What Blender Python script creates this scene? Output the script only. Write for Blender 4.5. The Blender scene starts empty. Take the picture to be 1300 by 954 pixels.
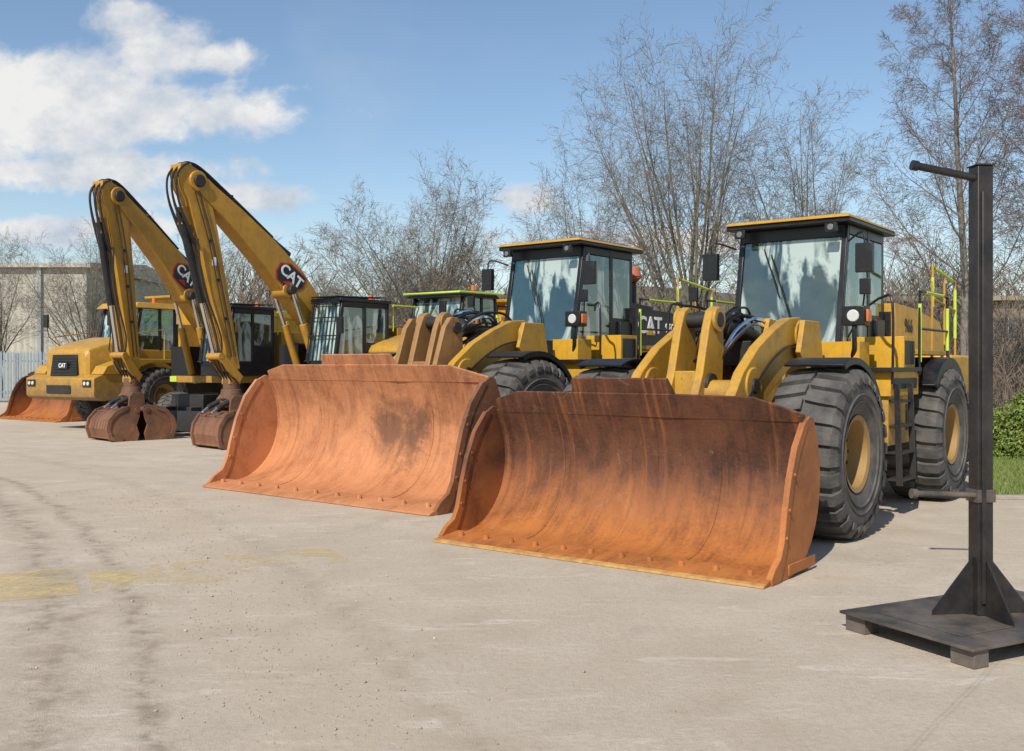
import bpy, math, random, bmesh
import numpy as np
from mathutils import Vector, Matrix
random.seed(7)
scene=bpy.context.scene
COL=scene.collection
rad=math.radians

# ------------------------------------------------------------ mesh builder
class MB:
    def __init__(s): s.v=[];s.f=[];s.m=[]
    def add(s,vs,fs,m=0):
        o=len(s.v); s.v+=[tuple(v) for v in vs]; s.f+=[tuple(i+o for i in f) for f in fs]; s.m+=[m]*len(fs)
    def hexa(s,b,t,m=0):
        s.add(list(b)+list(t),[(3,2,1,0),(4,5,6,7),(0,1,5,4),(1,2,6,5),(2,3,7,6),(3,0,4,7)],m)
    def box(s,x0,x1,y0,y1,z0,z1,m=0):
        s.hexa([(x0,y0,z0),(x1,y0,z0),(x1,y1,z0),(x0,y1,z0)],[(x0,y0,z1),(x1,y0,z1),(x1,y1,z1),(x0,y1,z1)],m)
    def obox(s,c,sz,rot,m=0):
        h=[k/2 for k in sz]; vs=[]
        for z in(-1,1):
            for x,y in((-1,-1),(1,-1),(1,1),(-1,1)):
                p=rot@Vector((x*h[0],y*h[1],z*h[2])); vs.append((p.x+c[0],p.y+c[1],p.z+c[2]))
        s.hexa(vs[:4],vs[4:],m)
    def cyl(s,p1,p2,r,r2=None,n=14,m=0,caps=True):
        p1=Vector(p1);p2=Vector(p2); r2=r if r2 is None else r2
        d=(p2-p1).normalized(); a=d.orthogonal().normalized(); b=d.cross(a)
        vs=[];fs=[]
        for p,q in((p1,r),(p2,r2)):
            for i in range(n):
                t=2*math.pi*i/n; vs.append(p+(a*math.cos(t)+b*math.sin(t))*q)
        for i in range(n):
            j=(i+1)%n; fs.append((i,j,n+j,n+i))
        if caps: fs.append(tuple(range(n))[::-1]); fs.append(tuple(range(n,2*n)))
        s.add(vs,fs,m)
    def tube(s,path,r,n=8,m=0,smooth=0):
        P=[Vector(p) for p in path]
        if smooth:
            Q=[]
            for i in range(len(P)-1):
                a=P[max(i-1,0)];b=P[i];c=P[i+1];d=P[min(i+2,len(P)-1)]
                for k in range(smooth):
                    t=k/smooth
                    Q.append(.5*((2*b)+(c-a)*t+(2*a-5*b+4*c-d)*t*t+(3*b-a-3*c+d)*t**3))
            Q.append(P[-1]);P=Q
        vs=[];fs=[];a=None
        for i,p in enumerate(P):
            d=(P[min(i+1,len(P)-1)]-P[max(i-1,0)]).normalized()
            if a is None: a=d.orthogonal().normalized()
            else:
                a=(a-d*a.dot(d))
                a=a.normalized() if a.length>1e-6 else d.orthogonal().normalized()
            b=d.cross(a)
            for k in range(n):
                t=2*math.pi*k/n; vs.append(p+(a*math.cos(t)+b*math.sin(t))*r)
        for i in range(len(P)-1):
            for k in range(n):
                j=(k+1)%n; fs.append((i*n+k,i*n+j,(i+1)*n+j,(i+1)*n+k))
        fs.append(tuple(range(n))[::-1]); fs.append(tuple(range((len(P)-1)*n,len(P)*n)))
        s.add(vs,fs,m)
    def prism(s,poly,x0,x1,m=0):
        n=len(poly)
        vs=[(x0,y,z) for y,z in poly]+[(x1,y,z) for y,z in poly]
        fs=[tuple(range(n)),tuple(range(n,2*n))[::-1]]
        for i in range(n):
            j=(i+1)%n; fs.append((i,n+i,n+j,j))
        s.add(vs,fs,m)
    def lathe(s,prof,c,n=40,m=0):
        vs=[];fs=[];k=len(prof)
        for i in range(n):
            t=2*math.pi*i/n
            for x,r in prof: vs.append((c[0]+x,c[1]+r*math.cos(t),c[2]+r*math.sin(t)))
        for i in range(n):
            j=(i+1)%n
            for q in range(k-1): fs.append((i*k+q,i*k+q+1,j*k+q+1,j*k+q))
        s.add(vs,fs,m)

def make(name,mb,mats,parent=None,bevel=0.0,smooth=38,recalc=True):
    me=bpy.data.meshes.new(name)
    me.from_pydata(mb.v,[],mb.f)
    for m in mats: me.materials.append(m)
    me.polygons.foreach_set('material_index',mb.m)
    if recalc:
        bm=bmesh.new(); bm.from_mesh(me); bmesh.ops.recalc_face_normals(bm,faces=bm.faces); bm.to_mesh(me); bm.free()
    if smooth:
        me.polygons.foreach_set('use_smooth',[True]*len(me.polygons))
        me.set_sharp_from_angle(angle=rad(smooth))
    me.update()
    ob=bpy.data.objects.new(name,me); COL.objects.link(ob)
    if parent is not None: ob.parent=parent
    if bevel:
        b=ob.modifiers.new('bevel','BEVEL'); b.width=bevel; b.segments=2; b.limit_method='ANGLE'; b.angle_limit=rad(40)
    return ob
def empty(name,loc,rz=0,s=1,parent=None,label=None,cat=None,group=None):
    o=bpy.data.objects.new(name,None); o.location=loc; o.rotation_euler=(0,0,rz); o.scale=(s,s,s)
    o.empty_display_size=.3
    COL.objects.link(o)
    if parent is not None: o.parent=parent
    if label: o['label']=label
    if cat: o['category']=cat
    if group: o['group']=group
    return o
def npmesh(name,V,F,mats,parent=None,smooth=False):
    me=bpy.data.meshes.new(name)
    k=F.shape[1]
    me.vertices.add(len(V)); me.vertices.foreach_set('co',V.astype(np.float32).ravel())
    me.loops.add(F.size); me.loops.foreach_set('vertex_index',F.astype(np.int32).ravel())
    me.polygons.add(len(F)); me.polygons.foreach_set('loop_start',(np.arange(len(F))*k).astype(np.int32))
    me.polygons.foreach_set('loop_total',np.full(len(F),k,np.int32))
    if smooth: me.polygons.foreach_set('use_smooth',[True]*len(F))
    for m in mats: me.materials.append(m)
    me.update(calc_edges=True); me.validate()
    ob=bpy.data.objects.new(name,me); COL.objects.link(ob)
    if parent is not None: ob.parent=parent
    return ob

# ------------------------------------------------------------ materials
class NT:
    def __init__(s,name):
        s.mat=bpy.data.materials.new(name); s.mat.use_nodes=True
        s.t=s.mat.node_tree; s.b=s.t.nodes['Principled BSDF']; s.out=s.t.nodes['Material Output']
        s.tc=s.t.nodes.new('ShaderNodeTexCoord')
    def N(s,typ,**kw):
        n=s.t.nodes.new(typ)
        for k,v in kw.items(): setattr(n,k,v)
        return n
    def L(s,a,b): s.t.links.new(a,b)
    def vec(s,scale=(1,1,1),coord='Object'):
        m=s.N('ShaderNodeMapping'); m.inputs['Scale'].default_value=scale; s.L(s.tc.outputs[coord],m.inputs[0]); return m.outputs[0]
    def noise(s,scale,detail=6,rough=.6,vec=None,dist=0):
        n=s.N('ShaderNodeTexNoise'); n.inputs['Scale'].default_value=scale; n.inputs['Detail'].default_value=detail
        n.inputs['Roughness'].default_value=rough; n.inputs['Distortion'].default_value=dist
        s.L(vec if vec is not None else s.tc.outputs['Object'],n.inputs['Vector']); return n.outputs['Fac']
    def ramp(s,fac,stops):
        r=s.N('ShaderNodeValToRGB'); e=r.color_ramp.elements
        while len(e)<len(stops): e.new(.5)
        for el,(p,c) in zip(e,stops):
            el.position=p; el.color=(c[0],c[1],c[2],1) if not isinstance(c,(int,float)) else (c,c,c,1)
        s.L(fac,r.inputs[0]); return r.outputs[0]
    def mix(s,fac,a,b,mode='MIX'):
        m=s.N('ShaderNodeMix',data_type='RGBA',blend_type=mode)
        for inp,val in((m.inputs[0],fac),(m.inputs[6],a),(m.inputs[7],b)):
            if isinstance(val,(int,float)): inp.default_value=val
            elif isinstance(val,tuple): inp.default_value=(val[0],val[1],val[2],1)
            else: s.L(val,inp)
        return m.outputs[2]
    def math(s,op,a,b=0,clamp=False):
        m=s.N('ShaderNodeMath',operation=op,use_clamp=clamp)
        for inp,val in((m.inputs[0],a),(m.inputs[1],b)):
            if isinstance(val,(int,float)): inp.default_value=val
            else: s.L(val,inp)
        return m.outputs[0]
    def sep(s):
        sx=s.N('ShaderNodeSeparateXYZ'); s.L(s.tc.outputs['Object'],sx.inputs[0]); return sx.outputs
    def bump(s,h,st=.3,dist=.01):
        b=s.N('ShaderNodeBump'); b.inputs['Strength'].default_value=st; b.inputs['Distance'].default_value=dist
        s.L(h,b.inputs['Height']); s.L(b.outputs[0],s.b.inputs['Normal'])
    def set(s,**kw):
        for k,v in kw.items():
            i=s.b.inputs[k]
            if isinstance(v,(int,float)): i.default_value=v
            elif isinstance(v,tuple): i.default_value=(v[0],v[1],v[2],1)
            else: s.L(v,i)
        return s.mat

def simple(name,c,rough=.5,metal=0,var=.25,scale=6,c2=None,bump=0,bscale=30):
    n=NT(name); c2=c2 or tuple(k*(1-var) for k in c)
    f=n.ramp(n.noise(scale,8,.65),[(.35,0.0),(.65,1.0)])
    col=n.mix(f,c2,c)
    if bump: n.bump(n.noise(bscale,4),bump,.01)
    return n.set(**{'Base Color':col,'Roughness':rough,'Metallic':metal})

def paint(name,c,dirt=.35,rough=.38,dirtc=(.20,.13,.075)):
    n=NT(name)
    f=n.ramp(n.noise(2.2,8,.7),[(.3,0.0),(.75,1.0)])
    base=n.mix(f,c,tuple(k*.74 for k in c))
    hz=n.math('SUBTRACT',1.6,n.sep()[2]); hz=n.math('MULTIPLY',hz,.35,True)
    g=n.math('ADD',n.noise(5,9,.75),hz)
    d=n.ramp(g,[(.48,0.0),(.78,1.0)])
    d=n.math('MULTIPLY',d,dirt*2,True)
    col=n.mix(d,base,dirtc)
    rn=n.ramp(n.noise(2.0,5,.6,n.vec((9,9,.8))),[(.53,0.0),(.75,.5)])
    col=n.mix(rn,col,tuple(k*.45 for k in c))
    chips=n.ramp(n.noise(38,4,.6),[(.66,0.0),(.69,1.0)])
    col=n.mix(n.math('MULTIPLY',chips,.8),col,(.09,.05,.03))
    n.bump(n.noise(14,3),.05,.01)
    return n.set(**{'Base Color':col,'Roughness':n.mix(d,(rough,)*3,(.8,)*3),'Specular IOR Level':.4})

def rust(name,low,lowd,high,highd,pale,z0=.25,z1=1.0,stain=None,namp=1.4,pthr=.57,pamt=.85):
    n=NT(name); S=n.sep()
    big=n.noise(1.6,8,.66,dist=.7)
    streak=n.noise(2.2,7,.65,n.vec((4.5,1,1)))
    fine=n.noise(30,8,.78)
    a=n.math('ADD',n.math('MULTIPLY',big,.50),n.math('MULTIPLY',streak,.27))
    a=n.math('ADD',a,n.math('MULTIPLY',fine,.30))
    cl=n.ramp(a,[(.42,lowd),(.56,low),(.68,tuple(k*1.12 for k in low))])
    ch=n.ramp(a,[(.42,highd),(.54,high),(.66,tuple(k*1.35 for k in high))])
    zz=n.math('DIVIDE',n.math('SUBTRACT',S[2],z0),z1-z0)
    zz=n.math('ADD',zz,n.math('MULTIPLY',n.math('SUBTRACT',n.noise(1.1,9,.7,n.vec((2.4,.8,.8)),dist=1.0),.5),namp),True)
    col=n.mix(zz,cl,ch)
    pm=n.ramp(n.noise(1.7,11,.78,n.vec((1.5,1.1,1.1)),dist=1.3),[(pthr,0.0),(pthr+.07,pamt)])
    pm=n.math('MULTIPLY',pm,n.ramp(fine,[(.42,.1),(.6,1.0)]))
    col=n.mix(pm,col,pale)
    vs=n.noise(1.5,5,.6,n.vec((13,.5,.5)),dist=.3)
    col=n.mix(n.math('MULTIPLY',n.ramp(vs,[(.55,0.0),(.70,1.0)]),.30),col,tuple(k*.5 for k in highd))
    vl=n.noise(1.5,5,.6,n.vec((9,.45,.45)),dist=.2)
    col=n.mix(n.math('MULTIPLY',n.ramp(vl,[(.56,0.0),(.72,1.0)]),.35),col,tuple(min(1,k*1.25) for k in low))
    if stain:
        v=n.N('ShaderNodeVectorMath',operation='DISTANCE'); n.L(n.vec(stain[3]),v.inputs[0]); v.inputs[1].default_value=tuple(stain[i]*stain[3][i] for i in range(3))
        dd=n.math('ADD',v.outputs['Value'],n.math('MULTIPLY',n.math('SUBTRACT',big,.5),1.3))
        dd=n.math('ADD',dd,n.math('MULTIPLY',n.math('SUBTRACT',fine,.5),.25))
        col=n.mix(n.ramp(dd,[(.18,.75),(.46,0.0)]),col,(.10,.052,.033))
    n.bump(n.math('ADD',fine,n.math('MULTIPLY',big,.7)),.4,.012)
    return n.set(**{'Base Color':col,'Roughness':n.ramp(fine,[(.3,.5),(.7,.8)]),'Specular IOR Level':.3})

YEL=paint('machine_yellow',(.64,.345,.026))
YELD=paint('machine_ochre_dusty',(.53,.29,.038),dirt=.42)
YELE=paint('machine_amber',(.50,.255,.026),dirt=.35)
TAN=paint('worn_tan_linkage',(.36,.19,.065),dirt=.6,rough=.5,dirtc=(.20,.10,.055))
BLK=paint('black_paint',(.012,.012,.014),dirt=.12,rough=.35,dirtc=(.10,.085,.07))
STEEL=simple('dark_steel',(.05,.045,.04),.55,.4,.4,8)
CHROME=simple('chrome_rod',(.75,.75,.75),.16,1,.1)
RUB=simple('dusty_rubber',(.042,.040,.038),.85,0,.3,4,(.12,.108,.094),.5,40)
HOSE=simple('hose_rubber',(.015,.015,.017),.45,0,.3)
RUSTA=rust('rust_orange_bucket',(.40,.137,.034),(.23,.073,.024),(.112,.046,.025),(.050,.024,.016),(.33,.22,.14),.10,.78,namp=1.1,pthr=.58,pamt=.6)
RUSTP=rust('rust_bright_side_plate',(.42,.150,.040),(.26,.085,.03),(.34,.125,.042),(.18,.07,.03),(.40,.26,.14),.2,1.2)
RUSTB=rust('rust_pale_bucket',(.48,.200,.085),(.33,.122,.049),(.40,.175,.082),(.24,.094,.044),(.54,.39,.28),stain=(.30,1.07,.68,(.8,1.0,1.0)),pthr=.58,pamt=.55)
RUSTD=rust('rust_dark_side_plate',(.25,.095,.04),(.13,.05,.025),(.17,.07,.035),(.08,.035,.02),(.30,.20,.13))
RUSTC=rust('rust_brown_linkage',(.20,.10,.055),(.10,.05,.03),(.20,.10,.055),(.10,.05,.03),(.32,.22,.15))
RUSTG=rust('rust_grapple',(.22,.10,.055),(.10,.05,.032),(.14,.070,.042),(.07,.040,.028),(.30,.21,.15))
HIV=simple('high_visibility_yellow',(.50,.64,.06),.5,0,.15)
EDGE=simple('worn_yellow_edge',(.56,.33,.10),.6,0,.4,9,(.34,.17,.06))
SEAT=simple('seat_fabric',(.04,.04,.045),.9)
WHITE=simple('white_marking',(.80,.80,.78),.5,0,.08)
LETB=simple('black_marking',(.02,.02,.02),.5)
RED=simple('red_marking',(.50,.03,.02),.5)
LAMP=simple('lamp_lens',(.55,.55,.52),.10,0,.1)
LAMPD=simple('unlit_lamp_lens',(.16,.16,.16),.10,0,.1)
AMB=simple('amber_beacon',(.60,.14,.02),.3,0,.1)
ORANGE=simple('faded_orange_plastic',(.52,.15,.07),.5,0,.15)
GREY=simple('grey_metal',(.33,.34,.34),.5,.3,.2)
RIMY=paint('rim_yellow',(.60,.34,.04),dirt=.35)
def glass(name,tint,refl):
    n=NT(name)
    tr=n.N('ShaderNodeBsdfTransparent'); tr.inputs[0].default_value=(*tint,1)
    gl=n.N('ShaderNodeBsdfGlossy'); gl.inputs['Roughness'].default_value=.03; gl.inputs[0].default_value=(.86,1,.98,1)
    fr=n.N('ShaderNodeFresnel'); fr.inputs[0].default_value=1.5
    dust_and_glare=n.math('ADD',n.math('MULTIPLY',n.noise(3,6,.7),.05),n.ramp(n.noise(.9,5,.55,n.vec((2.2,2.2,.55)),dist=1.5),[(.49,0.0),(.56,.52)]))  # thin dust noise plus pale streaks painted in as window reflections
    f=n.math('ADD',n.math('ADD',fr.outputs[0],refl),0,True)
    mx=n.N('ShaderNodeMixShader'); n.L(f,mx.inputs[0]); n.L(tr.outputs[0],mx.inputs[1]); n.L(gl.outputs[0],mx.inputs[2])
    df=n.N('ShaderNodeBsdfDiffuse'); df.inputs[0].default_value=(.62,.70,.66,1)
    mx2=n.N('ShaderNodeMixShader'); n.L(dust_and_glare,mx2.inputs[0]); n.L(mx.outputs[0],mx2.inputs[1]); n.L(df.outputs[0],mx2.inputs[2])
    n.L(mx2.outputs[0],n.out.inputs[0]); return n.mat
GLASS=glass('tinted_glass',(.27,.52,.47),.12)
BARK=simple('bark',(.21,.18,.135),.9,0,.4,5,(.13,.125,.09),.5,20)
TWIG=simple('twigs',(.225,.19,.15),.9,0,.35,1.2)
BIRCHB=simple('birch_bark',(.26,.23,.20),.9,0,.5,4)
TWIGR=simple('reddish_twigs',(.20,.145,.115),.9,0,.3,1)
TWIGF=simple('far_twigs',(.20,.155,.115),.95,0,.35,.2)

# ------------------------------------------------------------ lettering
def lettering(name,txt,size,M,mat,parent,off=.012,ext=.004,align='CENTER',sx=1.0):
    cu=bpy.data.curves.new(name,'FONT'); cu.body=txt; cu.size=size; cu.extrude=ext; cu.offset=off*size; cu.align_x=align; cu.align_y='CENTER'
    tmp=bpy.data.objects.new('tmp',cu); COL.objects.link(tmp)
    dg=bpy.context.evaluated_depsgraph_get(); dg.update()
    me=bpy.data.meshes.new_from_object(tmp.evaluated_get(dg))
    bpy.data.objects.remove(tmp)
    me.transform(M@Matrix.Diagonal((sx,1,1,1))); me.materials.clear(); me.materials.append(mat)
    ob=bpy.data.objects.new(name,me); COL.objects.link(ob); ob.parent=parent; return ob
def Mside(x,y,z,a=0):
    c,s=math.cos(a),math.sin(a)
    return Matrix(((0,0,1,x),(c,s,0,y),(-s,c,0,z),(0,0,0,1)))
def Mfront(x,y,z):
    return Matrix(((1,0,0,x),(0,0,-1,y),(0,1,0,z),(0,0,0,1)))

# ------------------------------------------------------------ wheels
_wc={}
def wheel(parent,c,R=.825,W=.62,rimR=.36,side=1,lugs=26,rimmat=None,nm='wheel'):
    w=empty(nm,c,0,1,parent)
    key=(R,W,rimR,side,lugs)
    if key not in _wc:
        h=W/2; q=R-rimR
        prof=[(-h*.72,rimR*.93),(-h*.80,rimR),(-h*.93,rimR+q*.25),(-h*1.0,rimR+q*.52),(-h*.97,rimR+q*.74),(-h*.88,rimR+q*.87),(-h*.45,rimR+q*.905),(0,rimR+q*.91)]
        prof=prof+[(-x,r) for x,r in prof[:-1]][::-1]
        m=MB(); m.lathe(prof,(0,0,0),56)
        for rr_ in(.30,.45):
            for sg in(-1,1): m.lathe([(sg*h*(.93 if rr_<.4 else .975),rimR+q*(rr_-.02)),(sg*h*(.99 if rr_<.4 else 1.02),rimR+q*rr_),(sg*h*(.95 if rr_<.4 else .985),rimR+q*(rr_+.02))],(0,0,0),56)
        da=2*math.pi/lugs
        for sg in(-1,1):
            for k in range(lugs):
                a0=(k+(.5 if sg>0 else 0))*da
                def pt(x,a,r): return (sg*x,r*math.cos(a),r*math.sin(a))
                wd=da*.66
                sec=[(h*.03,0,rimR+q*.88,R*1.0),(h*.45,da*.16,rimR+q*.88,R*.998),(h*.88,da*.22,rimR+q*.82,R*.972),(h*1.03,da*.22,rimR+q*.66,rimR+q*.79)]
                vs=[]
                for x,o,r0,r1 in sec:
                    vs+=[pt(x,a0+o,r0),pt(x,a0+o+wd,r0),pt(x,a0+o+wd*.94,r1),pt(x,a0+o+wd*.06,r1)]
                fs=[(0,1,2,3),(12,15,14,13)]
                for i in range(3):
                    b=i*4
                    for j in range(4):
                        jj=(j+1)%4; fs.append((b+j,b+4+j,b+4+jj,b+jj))
                m.add(vs,fs,0)
        t=make('tyre',m,[RUB],w,0,30)
        m=MB(); s=side
        rp=[(s*h*.80,rimR*.99),(s*h*.86,rimR*1.03),(s*h*.82,rimR*.90),(s*h*.60,rimR*.84),(s*h*.28,rimR*.78),(s*h*.22,rimR*.60),(s*h*.30,rimR*.50),(s*h*.40,rimR*.42),(s*h*.45,rimR*.30),(s*h*.45,.001)]
        m.lathe(rp,(0,0,0),40)
        m.lathe([(-s*h*.80,rimR*.99),(-s*h*.5,rimR*.8),(-s*h*.4,.001)],(0,0,0),30)
        for k in range(14):
            a=2*math.pi*k/14; y,z=rimR*.68*math.cos(a),rimR*.68*math.sin(a)
            m.cyl((s*h*.2,y,z),(s*h*.34,y,z),rimR*.045,n=6,m=1)
        r=make('rim',m,[rimmat or RIMY,STEEL],w,0,35)
        _wc[key]=(t.data,r.data)
    else:
        for nm2,me in zip(('tyre','rim'),_wc[key]):
            o=bpy.data.objects.new(nm2,me); COL.objects.link(o); o.parent=w
    return w

# ------------------------------------------------------------ bucket
def bucket(parent,bw,rm,edgemat,seed=0,lip=True,zs=1.0,gh=1.0,ys=1.0,pm=None):
    pm=pm or rm
    rng=np.random.default_rng(seed)
    ctrl=np.array([(0,.035),(.2,.04),(.42,.055),(.6,.10),(.78,.2),(.93,.34),(1.03,.52),(1.075,.72),(1.06,.92),(1.0,1.1),(.91,1.27)])
    tt=np.linspace(0,len(ctrl)-1,30)
    P=[]
    for t in tt:
        i=min(int(t),len(ctrl)-2); f=t-i
        a=ctrl[max(i-1,0)];b=ctrl[i];c=ctrl[i+1];d=ctrl[min(i+2,len(ctrl)-1)]
        P.append(.5*(2*b+(c-a)*f+(2*a-5*b+4*c-d)*f*f+(3*b-a-3*c+d)*f**3))
    P=np.array(P); T=np.gradient(P,axis=0); T/=np.linalg.norm(T,axis=1)[:,None]
    Nn=np.stack([T[:,1],-T[:,0]],1)
    nx=48; xs=np.linspace(-bw/2,bw/2,nx+1)
    dent=np.zeros((nx+1,30))
    X,Tt=np.meshgrid(xs,np.arange(30),indexing='ij')
    for _ in range(26):
        cx=rng.uniform(-bw/2,bw/2);ct=rng.uniform(8,28);am=rng.uniform(-.012,.016);w=rng.uniform(.1,.3)
        dent+=am*np.exp(-((X-cx)/w)**2-((Tt-ct)/rng.uniform(1.5,4))**2)
    m=MB(); vs=[]
    for i,x in enumerate(xs):
        for j in range(30):
            p=P[j]+Nn[j]*dent[i,j]; vs.append((x,p[0],p[1]))
    n1=len(vs)
    for i,x in enumerate(xs):
        for j in range(30):
            p=P[j]+Nn[j]*(.035); vs.append((x,p[0],max(p[1],.004)))
    fs=[]
    for i in range(nx):
        for j in range(29):
            a=i*30+j; fs.append((a,a+30,a+31,a+1)); fs.append((n1+a,n1+a+1,n1+a+31,n1+a+30))
        a=i*30; fs.append((a,n1+a,n1+a+30,a+30)); a+=29; fs.append((a,a+30,n1+a+30,n1+a))
    m.add(vs,fs,0)
    ty,tz=-.47,.88
    def gp(x,l,o=0): return (x,.91+ty*l+o*tz,1.27+tz*l-o*ty)
    for (x0,l0,x1,l1) in((-.49,.10,-.40,.18),(-.40,.18,-.2,.18),(-.2,.18,.14,.18),(.14,.18,.36,.17),(.36,.17,.49,.04)):
        x0*=bw;x1*=bw;l0*=gh;l1*=gh
        m.hexa([gp(x0,-.02,-.004),gp(x1,-.02,-.004),gp(x1,-.02,.02),gp(x0,-.02,.02)],[gp(x0,l0,-.004),gp(x1,l1,-.004),gp(x1,l1,.02),gp(x0,l0,.02)],0)
    m.hexa([gp(-.21*bw,.12,.022),gp(.14*bw,.12,.022),gp(.14*bw,.12,.05),gp(-.21*bw,.12,.05)],[gp(-.19*bw,.30*gh,.022),gp(.12*bw,.30*gh,.022),gp(.12*bw,.30*gh,.05),gp(-.19*bw,.30*gh,.05)],0)
    for fx in(-.27,.24):
        for j in range(2,28):
            p=P[j]; q=P[j+1]; x=fx*bw
            m.hexa([(x-.006,p[0]-Nn[j][0]*.006,p[1]-Nn[j][1]*.006),(x+.006,p[0]-Nn[j][0]*.006,p[1]-Nn[j][1]*.006),(x+.006,q[0]-Nn[j+1][0]*.006,q[1]-Nn[j+1][1]*.006),(x-.006,q[0]-Nn[j+1][0]*.006,q[1]-Nn[j+1][1]*.006)],
                   [(x-.006,p[0]+.01,p[1]),(x+.006,p[0]+.01,p[1]),(x+.006,q[0]+.01,q[1]),(x-.006,q[0]+.01,q[1])],0)
    for x in(-.62,-.42,.42,.62):
        m.prism([(1.0,.2),(1.35,.30),(1.42,.5),(1.25,.75),(1.09,.9),(1.10,.5)],x-.025,x+.025,0)
    for x in(-.14,.14):
        m.prism([(1.08,.55),(1.38,.72),(1.40,.95),(1.25,1.08),(1.05,1.1)],x-.025,x+.025,0)
    ob=make('bucket',m,[rm],parent,0,50)
    ob.scale=(1,ys,zs)
    for sg in(-1,1):
        m=MB()
        back=[(P[j][0]+Nn[j][0]*.045,max(P[j][1]+Nn[j][1]*.045,.003)) for j in range(29,3,-2)]
        front=[(-.03,.004),(-.05,.05),(.02,.11),(.15,.18),(.22,.30),(.28,.52),(.38,.80),(.52,1.05),(.72,1.25),(.86,1.31)]
        poly=front+back
        x0,x1=(bw/2-.002,bw/2+.030) if sg>0 else (-bw/2-.030,-bw/2+.002)
        m.prism(poly,x0,x1,0)
        off=[(-.055,.003),(-.075,.055),(.0,.125),(.135,.195),(.205,.31),(.265,.525),(.365,.805),(.505,1.06),(.71,1.26)]
        inn=[(.80,1.24),(.59,1.00),(.45,.77),(.35,.50),(.29,.27),(.21,.12),(.12,.003)]
        m.prism(off+inn,x0-.008 if sg<0 else x0-.012,x1+.012 if sg<0 else x1+.008,0)
        for (yy,zz) in ((.25,.34),(.32,.56),(.44,.84)):
            m.cyl((x0-.022,yy,zz),(x1+.022,yy,zz),.018,n=6,m=0)
        m.box(x1 if sg>0 else x0-.014,x1+.014 if sg>0 else x0,.3,.95,.03,.12,0)
        make('side_plate',m,[pm if sg>0 else rm],ob,.005,35)
    m=MB()
    m.prism([(-.17,.004),(-.17,.02),(-.10,.042),(.2,.075),(.2,.045),(.0,.004)],-bw/2-.02,bw/2+.02,0)
    nb=11
    for k in range(nb):
        x=-bw/2+.18+(bw-.36)*k/(nb-1)+rng.uniform(-.02,.02)
        m.cyl((x,.03,.045),(x,.03,.095),.036,.026,n=8,m=0)
    make('cutting_edge',m,[rm],ob,.003,35)
    if lip:
        m=MB()
        m.prism([(-.21,.003),(-.21,.022),(-.150,.032),(-.150,.003)],-bw/2-.02,bw/2+.02,0)
        make('bolted_edge',m,[edgemat],ob,.002,35)
    return ob

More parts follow.
